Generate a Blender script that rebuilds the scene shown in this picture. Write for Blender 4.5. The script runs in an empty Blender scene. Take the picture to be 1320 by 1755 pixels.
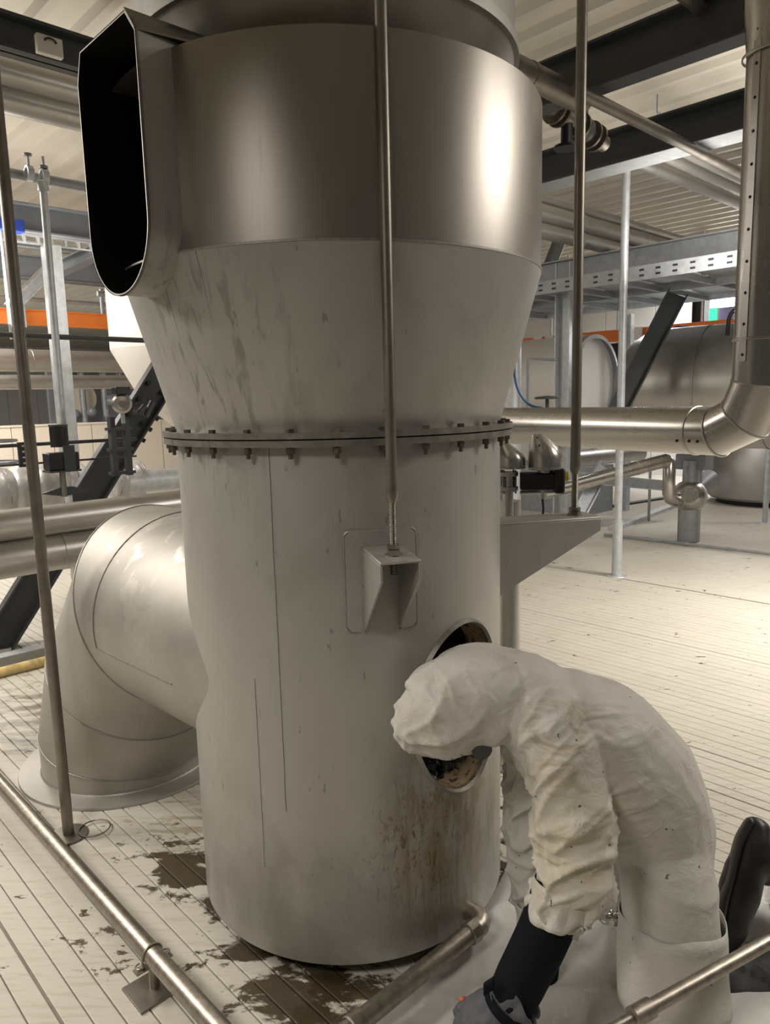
import bpy, bmesh, math, random
import numpy as np
from math import sin, cos, radians, pi, atan2, hypot, sqrt
from mathutils import Vector, Matrix, noise
random.seed(7)
sc = bpy.context.scene
col = sc.collection
R = radians
# ---------------------------------------------------------------- camera
PITCH, ROLL, FPX, EYE = 8.71, -1.43, 1245.0, Vector((0, 0, 1.74))
P_, R_ = R(PITCH), R(ROLL)
FW = Vector((0, cos(P_), -sin(P_)))
R0, U0 = Vector((1, 0, 0)), Vector((0, sin(P_), cos(P_)))
RT = R0*cos(R_) + U0*sin(R_)
UP = U0*cos(R_) - R0*sin(R_)
cam = bpy.data.objects.new('camera', bpy.data.cameras.new('camera'))
col.objects.link(cam)
M = Matrix((RT, UP, -FW)).transposed().to_4x4()
M.translation = EYE
cam.matrix_world = M
cam.data.sensor_fit = 'VERTICAL'
cam.data.sensor_height = 36.0
cam.data.lens = 36.0*FPX/1755.0
cam.data.clip_start = .05
cam.data.clip_end = 200
sc.camera = cam
# ---------------------------------------------------------------- world, lights, exposure
w = bpy.data.worlds.new('world'); sc.world = w; w.use_nodes = True
bg = w.node_tree.nodes['Background']
bg.inputs[0].default_value = (1.0, .96, .91, 1); bg.inputs[1].default_value = .07
vs = sc.view_settings
vs.view_transform = 'Standard'; vs.look = 'None'; vs.gamma = 1; vs.use_curve_mapping = False
vs.exposure = 0.0

def area(name, loc, size, power, color=(1, .93, .82), target=None, sy=None, spread=180):
    d = bpy.data.lights.new(name, 'AREA'); d.energy = power; d.color = color
    d.shape = 'RECTANGLE'; d.size = size; d.size_y = sy or size; d.spread = R(spread)
    o = bpy.data.objects.new(name, d); col.objects.link(o); o.location = loc
    t = Vector(target) if target else Vector((loc[0], loc[1], 0))
    o.rotation_euler = (t-Vector(loc)).to_track_quat('-Z', 'Y').to_euler()
    return o
WARM, COOL = (1, .935, .85), (.95, .965, 1)
area('luminaire_right', (4.3, 2.5, 3.65), 2.0, 150, WARM, target=(2.9, 3.4, 0), sy=.8)
area('luminaire_right_mid', (4.4, 4.9, 3.7), 1.2, 90, WARM, target=(3.2, 5.0, 0), sy=.5, spread=100)
area('luminaire_right_far', (6.5, 9.5, 3.5), 1.4, 45, WARM, sy=.4)
area('luminaire_behind', (-1.7, -.2, 3.2), .9, 24, WARM, target=(-1.15, .9, 0), sy=.5, spread=105)
area('added_fill_under_platform', (3.4, 8.8, 2.6), 1.0, 26, COOL, sy=.3)  # added cool fill light that brightens the dim galvanised column
area('luminaire_left', (-3.9, 2.8, 3.3), 1.4, 62, WARM, target=(-1.9, 2.5, 0), sy=.6, spread=130)
area('luminaire_left_mid', (-4.6, 5.2, 3.8), 1.6, 110, WARM, sy=.6)
area('luminaire_left_far', (-6.0, 9.0, 3.7), 1.8, 260, WARM, sy=.5)
area('luminaire_back', (-10.0, 16.0, 3.8), 2.4, 420, COOL, sy=.6)
area('luminaire_back_right', (7.0, 13.4, 3.6), 2.4, 300, COOL, target=(8.6, 14.6, 1.6), sy=.6)
area('luminaire_up_right', (2.6, 6.0, 2.9), 1.0, 26, WARM, target=(3.0, 6.5, 4.3))
area('luminaire_up_left', (-3.4, 6.0, 2.6), 1.0, 60, WARM, target=(-3.4, 7.0, 4.3))

# ---------------------------------------------------------------- coordinates
AZ = 43.5
D1 = Vector((-sin(R(AZ)), cos(R(AZ)), 0))       # grooves of the floor, ribs of the ceiling
D2 = Vector((cos(R(AZ)), sin(R(AZ)), 0))
Z = Vector((0, 0, 1))
def ray(x, y):
    d = FW*FPX + RT*(x-660) - UP*(y-877.5)
    return d/hypot(d.x, d.y)
def on_z(x, y, z):
    d = ray(x, y); return EYE + d*((z-EYE.z)/d.z)
def on_r(x, y, r): return EYE + ray(x, y)*r
def along(P, d, x, y):
    """the point of the level line P + t d that stands at the azimuth of a viewing direction"""
    q = ray(x, y)
    t = (P.x*q.y-P.y*q.x)/(q.x*d.y-q.y*d.x)
    return P + d*t
def UV(u, v, z): return D1*u + D2*v + Z*z

# ---------------------------------------------------------------- materials
def mat(name, color, rough=.5, metal=0., **k):
    m = bpy.data.materials.new(name); m.use_nodes = True
    nt = m.node_tree; b = nt.nodes['Principled BSDF']
    b.inputs['Base Color'].default_value = (*color, 1)
    b.inputs['Roughness'].default_value = rough; b.inputs['Metallic'].default_value = metal
    if 'emit' in k:
        b.inputs['Emission Color'].default_value = (*k['emit'], 1); b.inputs['Emission Strength'].default_value = k.get('es', 1)
    if 'spec' in k: b.inputs['Specular IOR Level'].default_value = k['spec']
    if 'alpha' in k: b.inputs['Alpha'].default_value = k['alpha']
    if 'trans' in k: b.inputs['Transmission Weight'].default_value = k['trans']
    if 'aniso' in k: b.inputs['Anisotropic'].default_value = k['aniso']
    v = k.get('var', .12)
    if v:
        geo = nt.nodes.new('ShaderNodeNewGeometry')
        mp = nt.nodes.new('ShaderNodeMapping'); mp.inputs['Scale'].default_value = k.get('stretch', (1, 1, 1))
        nt.links.new(geo.outputs['Position'], mp.inputs[0])
        n = nt.nodes.new('ShaderNodeTexNoise'); n.inputs['Scale'].default_value = k.get('scale', 6); n.inputs['Detail'].default_value = 6
        n.inputs['Roughness'].default_value = .65
        nt.links.new(mp.outputs[0], n.inputs['Vector'])
        cr = nt.nodes.new('ShaderNodeValToRGB')
        cr.color_ramp.elements[0].position = .3; cr.color_ramp.elements[1].position = .7
        cr.color_ramp.elements[0].color = (*[c*(1-v) for c in color], 1)
        cr.color_ramp.elements[1].color = (*[min(1, c*(1+v)) for c in color], 1)
        nt.links.new(n.outputs[0], cr.inputs[0])
        nt.links.new(cr.outputs[0], b.inputs['Base Color'])
        ma = nt.nodes.new('ShaderNodeMapRange'); ma.inputs[3].default_value = rough-.08*(rough > .1); ma.inputs[4].default_value = rough+.08
        nt.links.new(n.outputs[0], ma.inputs[0]); nt.links.new(ma.outputs[0], b.inputs['Roughness'])
        if k.get('bump', 0):
            bp = nt.nodes.new('ShaderNodeBump'); bp.inputs['Strength'].default_value = k['bump']; bp.inputs['Distance'].default_value = k.get('bd', .01)
            nt.links.new(n.outputs[0], bp.inputs['Height']); nt.links.new(bp.outputs[0], b.inputs['Normal'])
    return m

class NT:
    """small helper to wire extra nodes onto a material"""
    def __init__(s, m): s.m = m; s.nt = m.node_tree; s.b = s.nt.nodes['Principled BSDF']
    def n(s, t, **k):
        o = s.nt.nodes.new(t)
        for a, v in k.items(): setattr(o, a, v)
        return o
    def l(s, a, b): s.nt.links.new(a, b)
    def pos(s, scale=(1, 1, 1), rotz=0):
        g = s.n('ShaderNodeNewGeometry'); mp = s.n('ShaderNodeMapping'); mp.vector_type = 'POINT'
        mp.inputs['Scale'].default_value = scale; mp.inputs['Rotation'].default_value = (0, 0, rotz)
        s.l(g.outputs['Position'], mp.inputs[0]); return mp.outputs[0]
    def noise(s, vec, scale, detail=5, rough=.6, dist=0):
        n = s.n('ShaderNodeTexNoise'); n.inputs['Scale'].default_value = scale; n.inputs['Detail'].default_value = detail
        n.inputs['Roughness'].default_value = rough; n.inputs['Distortion'].default_value = dist; s.l(vec, n.inputs['Vector']); return n.outputs[0]
    def ramp(s, x, a, b):
        r = s.n('ShaderNodeMapRange'); r.inputs[1].default_value = a; r.inputs[2].default_value = b; s.l(x, r.inputs[0]); return r.outputs[0]
    def math(s, op, a, b):
        r = s.n('ShaderNodeMath', operation=op)
        for i, v in enumerate((a, b)):
            if isinstance(v, (int, float)): r.inputs[i].default_value = v
            else: s.l(v, r.inputs[i])
        return r.outputs[0]
    def near(s, c, r0, r1, scale=(1, 1, 1)):
        """1 inside r0 of a place, 0 outside r1"""
        g = s.n('ShaderNodeNewGeometry'); sub = s.n('ShaderNodeVectorMath', operation='SUBTRACT'); sub.inputs[1].default_value = c
        s.l(g.outputs['Position'], sub.inputs[0])
        mu = s.n('ShaderNodeVectorMath', operation='MULTIPLY'); mu.inputs[1].default_value = scale; s.l(sub.outputs[0], mu.inputs[0])
        le = s.n('ShaderNodeVectorMath', operation='LENGTH'); s.l(mu.outputs[0], le.inputs[0])
        return s.ramp(le.outputs['Value'], r1, r0)
    def over(s, fac, color, rough=None):
        prev = s.b.inputs['Base Color'].links
        mx = s.n('ShaderNodeMix', data_type='RGBA'); s.l(fac, mx.inputs[0])
        if prev: s.l(prev[0].from_socket, mx.inputs[6])
        else: mx.inputs[6].default_value = s.b.inputs['Base Color'].default_value
        mx.inputs[7].default_value = (*color, 1)
        s.l(mx.outputs[2], s.b.inputs['Base Color'])
        if rough is not None:
            s.blend('Roughness', fac, rough)
        return s
    def blend(s, inp, fac, val):
        i = s.b.inputs[inp]; prev = i.links
        mx = s.n('ShaderNodeMix', data_type='FLOAT'); s.l(fac, mx.inputs[0])
        if prev: s.l(prev[0].from_socket, mx.inputs[2])
        else: mx.inputs[2].default_value = i.default_value
        mx.inputs[3].default_value = val; s.l(mx.outputs[0], i)

m_tank = mat('blasted_stainless', (.44, .43, .405), .5, .68, var=.10, scale=2.6, stretch=(1, 1, .35))
m_tank_up = mat('satin_stainless', (.33, .305, .275), .36, .92, var=.10, scale=5, stretch=(1, 1, .15))
m_duct = mat('stained_blasted_stainless', (.41, .39, .355), .54, .66, var=.13, scale=3)
m_flange = mat('aged_flange', (.25, .235, .205), .45, .75, var=.25, scale=25)
m_weld = mat('weld_bead', (.30, .285, .26), .5, .7, var=.2, scale=60)
m_pipe = mat('polished_cladding', (.50, .48, .45), .27, .96, var=.05, scale=3)
m_pipe_s = mat('satin_cladding', (.48, .465, .44), .38, .93, var=.08, scale=4)
m_rod = mat('brown_tinted_steel', (.25, .225, .195), .42, .9, var=.15, scale=14)
m_tube = mat('scratched_tube', (.36, .325, .28), .40, .92, var=.25, scale=45, bump=.15, bd=.002)
m_galv = mat('galvanised_steel', (.60, .63, .66), .5, .6, var=.16, scale=16)
m_galvd = mat('dull_galvanised_steel', (.34, .36, .38), .5, .5, var=.14, scale=14)
m_dark = mat('anthracite_paint', (.052, .057, .062), .45, .1, var=.12, scale=5)
m_grey = mat('grey_paint', (.22, .235, .26), .45, .2, var=.1, scale=5)
m_black = mat('black_plastic', (.012, .012, .014), .4, 0, var=.1)
m_voidb = mat('painted_dark_lining', (.006, .006, .005), .9, 0, var=.1, spec=.1)  # near-black colour paints in the darkness inside inlet and manhole
m_orange = mat('orange_paint', (.90, .27, .05), .45, 0, var=.05)
m_ceil = mat('cream_roof_sheet', (.66, .62, .54), .45, .05, var=.05, scale=2)
m_wall = mat('white_wall_panel', (.76, .735, .70), .5, 0, var=.03, scale=2)
m_beige = mat('beige_panel', (.78, .71, .60), .5, 0, var=.03, scale=2)
m_white = mat('white_sheet_panel', (.86, .83, .78), .5, 0, var=.03, scale=2)
m_floor = mat('cream_floor_panel', (.53, .50, .435), .6, 0, var=.06, scale=1.6, spec=.3)
m_gapl = mat('pale_groove', (.42, .39, .33), .6, 0, var=.2, scale=9)
m_gap = mat('dirty_groove', (.20, .175, .14), .6, 0, var=.3, scale=9)
m_quilt = mat('silver_insulation_cloth', (.55, .54, .53), .38, .35, var=.12, scale=12, bump=.4)
m_rubber = mat('black_rubber', (.012, .012, .012), .42, 0, var=.2, scale=20)
m_glove = mat('dark_sleeve_fabric', (.0055, .0065, .009), .9, 0, var=.15, scale=60, bump=.2, bd=.002, spec=.2)
m_greyglove = mat('grey_glove', (.085, .088, .10), .7, 0, var=.2, scale=40, bump=.3, bd=.003)
m_orangeg = mat('orange_grip', (.55, .11, .03), .5, 0, var=.1)
m_yellow = mat('yellow_cap', (.62, .50, .02), .4, 0, var=.05)
m_blue = mat('blue_paint', (.02, .05, .30), .4, 0, var=.1)
m_bluehose = mat('blue_hose', (.03, .12, .25), .4, 0, var=.1)
m_skin = mat('skin', (.42, .25, .18), .5, 0, var=.08, scale=20)
m_green = mat('green_lit_sign', (.02, .5, .2), .4, 0, var=0, emit=(.05, .9, .4), es=1.6)
m_violet = mat('violet_panel', (.40, .38, .72), .4, 0, var=.05)
m_label = mat('white_label', (.8, .78, .74), .5, 0, var=.05)

# stains on the vessel
t = NT(m_tank)
runs = t.ramp(t.noise(t.pos((9, 9, 1.1)), 3.2, 6, .65, .4), .50, .66)
t.over(t.math('MULTIPLY', t.math('MULTIPLY', runs, t.near((.22, 2.06, .42), .20, .48, (1.6, 1, 1))), .92), (.11, .066, .014), .35)
t.blend('Metallic', t.math('MULTIPLY', runs, t.near((.25, 2.05, .42), .16, .52, (1.6, 1, 1))), .1)
t.over(t.math('MULTIPLY', t.math('MULTIPLY', t.ramp(t.noise(t.pos((5, 5, 2)), 2.6, 6, .65, .5), .38, .60), t.near((.20, 2.05, .42), .14, .42, (1.3, 1, .85))), .62), (.25, .175, .065), .4)
fine = t.ramp(t.noise(t.pos((16, 16, 7)), 3.4, 7, .7, 1.2), .53, .60)
t.over(t.math('MULTIPLY', t.math('MULTIPLY', fine, t.near((.12, 1.98, .40), .05, .26, (1, 1, .8))), .9), (.12, .075, .012), .35)
low = t.near((-.146, 2.5, -.15), .62, .70, (.5, .5, 1))
t.over(t.math('MULTIPLY', t.math('MULTIPLY', low, t.ramp(t.noise(t.pos((1, 1, .6)), 5, 6, .6), .42, .62)), .38), (.20, .185, .16), .5)
specks = t.ramp(t.noise(t.pos((3, 3, 1)), 13, 3, .5), .70, .74)
t.over(t.math('MULTIPLY', specks, .45), (.13, .11, .085), .5)
streak = t.ramp(t.noise(t.pos((11, 11, .8)), 2.4, 5, .6, .5), .52, .62)
t.over(t.math('MULTIPLY', t.math('MULTIPLY', streak, t.near((-.46, 1.98, 1.86), .12, .34, (1, 1, .7))), .5), (.17, .155, .13), .5)
t.over(t.math('MULTIPLY', t.ramp(t.noise(t.pos((1, 1, .8)), 3.1, 7, .7, 1.2), .52, .66), .22), (.25, .235, .20), .55)
t = NT(m_tank_up)
runs = t.ramp(t.noise(t.pos((14, 14, .7)), 1.6, 6, .7), .60, .72)
t.over(t.math('MULTIPLY', runs, .22), (.12, .11, .095), .45)
t = NT(m_duct)
blot = t.ramp(t.noise(t.pos((1, 1, 1)), 7, 5, .6, .6), .54, .60)
t.over(t.math('MULTIPLY', t.math('MULTIPLY', blot, t.near((-.75, 2.75, 1.22), .25, .55)), .5), (.62, .59, .53), .4)
# dirt on the floor panels
t = NT(m_floor)
ROTF = -R(AZ+90)
def blob(c, r0, r1, lo, hi, sc_, k, color, stretch=(1, 3.2, 1), rough=.3):
    fall = t.math('MULTIPLY', t.math('SUBTRACT', t.near(c, r0, r1), 1.0), .25)      # the patch thins out toward its edge
    n_ = t.ramp(t.math('ADD', t.noise(t.pos(stretch, ROTF), sc_, 7, .68, .3), fall), lo, hi)
    t.over(t.math('MULTIPLY', n_, k), color, rough)
t.over(t.math('MULTIPLY', t.ramp(t.noise(t.pos((1.2, 9, 1), ROTF), 5, 6, .7), .50, .68), .5), (.36, .32, .24), .6)   # scuffed streaks along the panels
t.over(t.math('MULTIPLY', t.ramp(t.noise(t.pos((1, 1, 1)), 34, 3, .6), .70, .74), .8), (.09, .07, .04), .6)               # crumbs
MUD, MUD2 = (.042, .027, .010), (.075, .054, .026)
for (px, py, r0, r1, lo, hi, c_) in ((325, 1490, .05, .16, .38, .44, MUD), (390, 1545, .04, .13, .40, .46, MUD), (440, 1610, .04, .13, .38, .44, MUD), (520, 1690, .06, .16, .38, .44, MUD),
        (600, 1735, .06, .18, .40, .46, MUD), (300, 1460, .08, .30, .52, .56, MUD2), (230, 1440, .05, .22, .55, .59, MUD), (180, 1630, .05, .24, .53, .57, MUD2), (420, 1720, .05, .22, .54, .58, MUD2),
        (330, 1660, .05, .22, .56, .60, MUD), (880, 1500, .08, .30, .46, .52, MUD), (880, 1400, .05, .35, .53, .57, MUD)):
    q = on_z(px, py, 0); blob((q.x, q.y, 0), r0*1.6, r1*1.5, lo, hi, 6.0, .95, c_, (1, 1.9, 1), .6)
q = on_z(310, 1405, 0); blob((q.x, q.y, 0), .10, .45, .50, .56, 5.0, .55, (.24, .19, .11))
q = on_z(20, 1230, 0); blob((q.x, q.y, 0), .30, .85, .42, .58, 4.0, .80, (.11, .085, .05))
q = on_z(1200, 1390, 0); blob((q.x, q.y, 0), .10, .55, .60, .64, 12.0, .7, (.12, .10, .05))
q = on_z(1200, 1330, 0); blob((q.x, q.y, 0), .15, .75, .50, .62, 5.0, .35, (.33, .30, .22), (1, 6, 1))

# ---------------------------------------------------------------- mesh helpers
class MB:
    def __init__(s): s.v = []; s.f = []
    def add(s, vs_, fs):
        o = len(s.v); s.v += [Vector(p) for p in vs_]; s.f += [tuple(i+o for i in f) for f in fs]; return s
    def box(s, c, sx, sy, sz, ax=None, ay=None, az=None, bev=0):
        ax = Vector(ax or (1, 0, 0)).normalized(); ay = Vector(ay).normalized() if ay else None
        az = Vector(az).normalized() if az else (Z if ay is None else ax.cross(ay))
        if ay is None: ay = az.cross(ax)
        c = Vector(c); vs_ = []
        for i in (-1, 1):
            for j in (-1, 1):
                for k in (-1, 1): vs_.append(c+ax*(i*sx/2)+ay*(j*sy/2)+az*(k*sz/2))
        return s.add(vs_, [(0, 1, 3, 2), (4, 6, 7, 5), (0, 4, 5, 1), (2, 3, 7, 6), (0, 2, 6, 4), (1, 5, 7, 3)])
    def prism(s, poly, ext):
        """a flat polygon of 3-D points pushed along ext"""
        n = len(poly); ext = Vector(ext); a = [Vector(p) for p in poly]; b = [p+ext for p in a]
        fs = [tuple(range(n))[::-1], tuple(range(n, 2*n))]+[(i, (i+1) % n, (i+1) % n+n, i+n) for i in range(n)]
        return s.add(a+b, fs)
    def cyl(s, a, b, r, r2=None, n=20, caps=True):
        a, b = Vector(a), Vector(b); r2 = r if r2 is None else r2
        d = (b-a).normalized(); x = d.orthogonal().normalized(); y = d.cross(x)
        vs_ = [a+(x*cos(2*pi*i/n)+y*sin(2*pi*i/n))*r for i in range(n)]+[b+(x*cos(2*pi*i/n)+y*sin(2*pi*i/n))*r2 for i in range(n)]
        fs = [(i, (i+1) % n, (i+1) % n+n, i+n) for i in range(n)]
        if caps: fs += [tuple(range(n))[::-1], tuple(range(n, 2*n))]
        return s.add(vs_, fs)
    def tube(s, pts, r, n=10, caps=True, up=None):
        pts = [Vector(p) for p in pts]; m = len(pts); rr = r if isinstance(r, (list, tuple)) else [r]*m
        x = None; vs_ = []
        for i, p in enumerate(pts):
            d = (pts[min(i+1, m-1)]-pts[max(i-1, 0)]).normalized()
            x = (d.orthogonal() if x is None else x-d*x.dot(d)).normalized(); y = d.cross(x)
            k = 1
            vs_ += [p+(x*cos(2*pi*j/n)+y*sin(2*pi*j/n))*rr[i]*k for j in range(n)]
        fs = [(i*n+j, i*n+(j+1) % n, (i+1)*n+(j+1) % n, (i+1)*n+j) for i in range(m-1) for j in range(n)]
        if caps: fs += [tuple(range(n))[::-1], tuple(range((m-1)*n, m*n))]
        return s.add(vs_, fs)
    def lathe(s, c, prof, n=96, axis=Z, a0=0, a1=2*pi):
        """prof: (radius, height) list around axis through c"""
        axis = Vector(axis).normalized(); x = axis.orthogonal().normalized() if abs(axis.z) < .99 else Vector((1, 0, 0)); y = axis.cross(x)
        c = Vector(c); full = abs(a1-a0-2*pi) < 1e-6; k = n if full else n+1; vs_ = []
        for (r, h) in prof:
            for j in range(k):
                a = a0+(a1-a0)*j/n; vs_.append(c+axis*h+(x*cos(a)+y*sin(a))*r)
        fs = [(i*k+j, i*k+(j+1) % k, (i+1)*k+(j+1) % k, (i+1)*k+j) for i in range(len(prof)-1) for j in range(n)]
        return s.add(vs_, fs)
    def miter(s, pts, r, n=48, rings=None):
        """round pipe with mitred joints"""
        pts = [Vector(p) for p in pts]; m = len(pts)
        d0 = (pts[1]-pts[0]).normalized(); x = d0.orthogonal().normalized() if abs(d0.z) > .99 else d0.cross(Z).normalized(); y = d0.cross(x)
        ring = [pts[0]+(x*cos(2*pi*j/n)+y*sin(2*pi*j/n))*r for j in range(n)]; out = [ring]
        for i in range(1, m):
            d = (pts[i]-pts[i-1]).normalized()
            nn = d if i == m-1 else (d+(pts[i+1]-pts[i]).normalized()).normalized()
            ring = [p+d*((pts[i]-p).dot(nn)/d.dot(nn)) for p in ring]; out.append(ring)
        return out
    def rings(s, out, caps=False):
        n = len(out[0]); vs_ = [p for r_ in out for p in r_]
        fs = [(i*n+j, i*n+(j+1) % n, (i+1)*n+(j+1) % n, (i+1)*n+j) for i in range(len(out)-1) for j in range(n)]
        if caps: fs += [tuple(range(n))[::-1], tuple(range((len(out)-1)*n, len(out)*n))]
        return s.add(vs_, fs)
    def ball(s, c, rx, ry=None, rz=None, nu=20, nv=12, ax=None, az=None):
        ry = rx if ry is None else ry; rz = rx if rz is None else rz
        az = Vector(az).normalized() if az else Z; ax = Vector(ax).normalized() if ax else (Vector((1, 0, 0)) if abs(az.x) < .9 else Vector((0, 1, 0)))
        ax = (ax-az*ax.dot(az)).normalized(); ay = az.cross(ax); c = Vector(c); vs_ = [c-az*rz]
        for i in range(1, nv):
            t_ = -pi/2+pi*i/nv
            for j in range(nu):
                a = 2*pi*j/nu; vs_.append(c+ax*rx*cos(t_)*cos(a)+ay*ry*cos(t_)*sin(a)+az*rz*sin(t_))
        vs_.append(c+az*rz); L = len(vs_)-1
        fs = [(0, 1+(j+1) % nu, 1+j) for j in range(nu)]+[(L, L-nu+j, L-nu+(j+1) % nu) for j in range(nu)]
        fs += [(1+i*nu+j, 1+i*nu+(j+1) % nu, 1+(i+1)*nu+(j+1) % nu, 1+(i+1)*nu+j) for i in range(nv-2) for j in range(nu)]
        return s.add(vs_, fs)
    def build(s, name, m, parent=None, smooth=True, bevel=0, **k):
        return build(name, s.v, s.f, m, parent, smooth, bevel, **k)

OFF = {}
def setp(o, label=None, cat=None, group=None, kind=None):
    if label: o['label'] = label
    if cat: o['category'] = cat
    if group: o['group'] = group
    if kind: o['kind'] = kind
    return o
def build(name, vs_, fs, m, parent=None, smooth=True, bevel=0, **k):
    vs_ = [Vector(v) for v in vs_]
    if parent is not None: off = OFF[parent.name]
    else:
        lo = [min(v[i] for v in vs_) for i in range(3)]; hi = [max(v[i] for v in vs_) for i in range(3)]
        off = Vector(((lo[0]+hi[0])/2, (lo[1]+hi[1])/2, lo[2]))
    me = bpy.data.meshes.new(name); me.from_pydata([v-off for v in vs_], [], fs)
    bm = bmesh.new(); bm.from_mesh(me); bmesh.ops.recalc_face_normals(bm, faces=bm.faces); bm.to_mesh(me); bm.free()
    if smooth:
        me.polygons.foreach_set('use_smooth', [True]*len(me.polygons)); me.set_sharp_from_angle(angle=R(38))
    me.materials.append(m)
    o = bpy.data.objects.new(name, me); col.objects.link(o)
    if parent is not None: o.parent = parent
    else: o.location = off
    OFF[o.name] = off
    if bevel:
        b = o.modifiers.new('bevel', 'BEVEL'); b.width = bevel; b.segments = 2; b.limit_method = 'ANGLE'
    setp(o, k.get('label'), k.get('cat'), k.get('group'), k.get('kind'))
    return o
def thing(name, loc, label, cat, group=None, kind=None):
    o = bpy.data.objects.new(name, None); col.objects.link(o); o.location = loc; o.empty_display_size = .1
    OFF[o.name] = Vector(loc); return setp(o, label, cat, group, kind)
def place(name, me, P, rot, parent, s=1):
    """another object on a shared mesh, given in world coordinates"""
    o = bpy.data.objects.new(name, me); col.objects.link(o); o.rotation_euler = rot; o.scale = (s, s, s)
    o.location = Vector(P)-(OFF[parent.name] if parent else Vector((0, 0, 0)))
    if parent: o.parent = parent
    return o
def local_mesh(name, mb, m, smooth=True):
    me = bpy.data.meshes.new(name); me.from_pydata(mb.v, [], mb.f)
    bm = bmesh.new(); bm.from_mesh(me); bmesh.ops.recalc_face_normals(bm, faces=bm.faces); bm.to_mesh(me); bm.free()
    if smooth:
        me.polygons.foreach_set('use_smooth', [True]*len(me.polygons)); me.set_sharp_from_angle(angle=R(38))
    me.materials.append(m); return me
def hexnut(r, h, z0=0):
    return MB().cyl((0, 0, z0), (0, 0, z0+h), r, n=6)
def ibeam(a, b, depth, width, tf=.014, tw=.012, up=Z):
    a, b = Vector(a), Vector(b); d = (b-a).normalized(); side = d.cross(up).normalized(); u = side.cross(d)
    mb = MB(); c = (a+b)/2; L = (b-a).length
    mb.box(c, L, tw, depth, d, side, u)
    for s_ in (-1, 1): mb.box(c+u*(s_*(depth-tf)/2), L, width, tf, d, side, u)
    return mb
def pipe_thing(name, label, cat, a, b, r, m, bands=(), group=None, n=40, caps=True, bm=None, screws=0):
    """straight clad pipe with raised lap bands"""
    a, b = Vector(a), Vector(b); d = (b-a).normalized()
    t_ = thing(name, (a+b)/2, label, cat, group)
    MB().cyl(a, b, r, n=n, caps=caps).build('cladding', m, t_)
    for f in bands:
        c = a.lerp(b, f); MB().lathe(c, [(r, -.02), (r+.004, -.018), (r+.004, .018), (r, .02)], n, d).build('lap_band', bm or m, t_)
    return t_
# ================================================================ THE SETTING
LONG0, LONG1 = -4.0, 15.0
PITCHF = .068
JOINTS = (.565, 1.59, 3.09, 3.39, 4.82)
fl = thing('floor', (0, 0, 0), None, None, kind='structure')
MB().box(UV(14, -5.9, -.05), 37, 16.0, .08, D1, D2).build('floor_base', m_gap, fl)
MB().box(UV(14, 9.0, -.05), 37, 13.8, .08, D1, D2).build('floor_base', m_gapl, fl)
edges = [.565+PITCHF*k for k in range(-38, 90)]
cache = {}
for i in range(len(edges)-1):
    a, b = edges[i], edges[i+1]
    if b > 6.3: break
    big = any(abs(a-j) < PITCHF/2 for j in JOINTS)
    g0 = .008 if big else (.0024 if a < 2 else .0014)
    wd = b-a-g0-.0015
    key = round(wd, 4)
    if key not in cache:
        mb = MB(); L = 19; h = wd/2
        prof = [(-h, -.008), (-h, -.0015), (-h+.003, 0), (h-.003, 0), (h, -.0015), (h, -.008)]
        for q in (-L/2, L/2):
            mb.v += [D1*q+D2*p[0]+Z*p[1] for p in prof]
        mb.f += [(k, k+1, k+7, k+6) for k in range(5)]
        cache[key] = local_mesh('plank', mb, m_floor, smooth=False)
    place('plank', cache[key], UV(5.5, (a+g0+b)/2, 0 if i % 3 else -.0008), (0, 0, 0), fl)
MB().box(UV(14, 11.0, -.02), 37, 9.4, .04, D1, D2).build('floor_sheet', m_floor, fl)
MB().box(UV(23.8, -4.0, -.02), 17.4, 20.4, .04, D1, D2).build('floor_sheet', m_floor, fl)
MB().box(UV(5.5, -8.1, -.02), 19, 12.1, .04, D1, D2).build('floor_sheet', m_floor, fl)

# roof sheets with trapezoid ribs running along D1
ce = thing('ceiling', (0, 0, 4.3), None, None, kind='structure')
PR = .30
mb = MB(); prof = [(0, 0), (.03, -.05), (.09, -.05), (.12, 0), (PR, 0)]
sheets = {}
me = None
mb = MB()
for q in (-18.5, 18.5):
    mb.v += [D1*q+D2*p[0]+Z*p[1] for p in prof]
mb.f += [(k, k+1, k+6, k+5) for k in range(4)]
me = local_mesh('roof_sheet', mb, m_ceil, smooth=False)
for k in range(-46, 50):
    place('roof_sheet', me, UV(13.6, k*PR+.12, 4.3), (0, 0, 0), ce)
MB().box(UV(13.6, 1, 4.36), 37, 30, .04, D1, D2).build('roof_deck', m_ceil, ce)

UB, VR = 32.0, 15.2
wb = thing('wall_back', UV(UB, 5, 0), None, None, kind='structure')
pw = 1.15
for k in range(26):
    MB().box(UV(UB, -13.5+pw*k+pw/2, 2.15), pw-.012, .06, 4.3, D2, D1).build('wall_panel', m_wall, wb, bevel=.006)
wr_ = thing('wall_right', UV(5, VR, 0), None, None, kind='structure')
for k in range(32):
    MB().box(UV(-4+pw*k+pw/2, VR, 2.15), pw-.012, .06, 4.3, D1, D2).build('wall_panel', m_wall, wr_, bevel=.006)

# ================================================================ THE VESSEL
C = Vector((-.1464, 2.50, 0))
RB = .54
def SP(phi, z, r=RB): return C+Vector((cos(phi)*r, sin(phi)*r, z))
ves = thing('process_vessel', C+Z*.06, 'large grey stainless steel vessel widening upward into a drum, in the centre', 'vessel')
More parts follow.
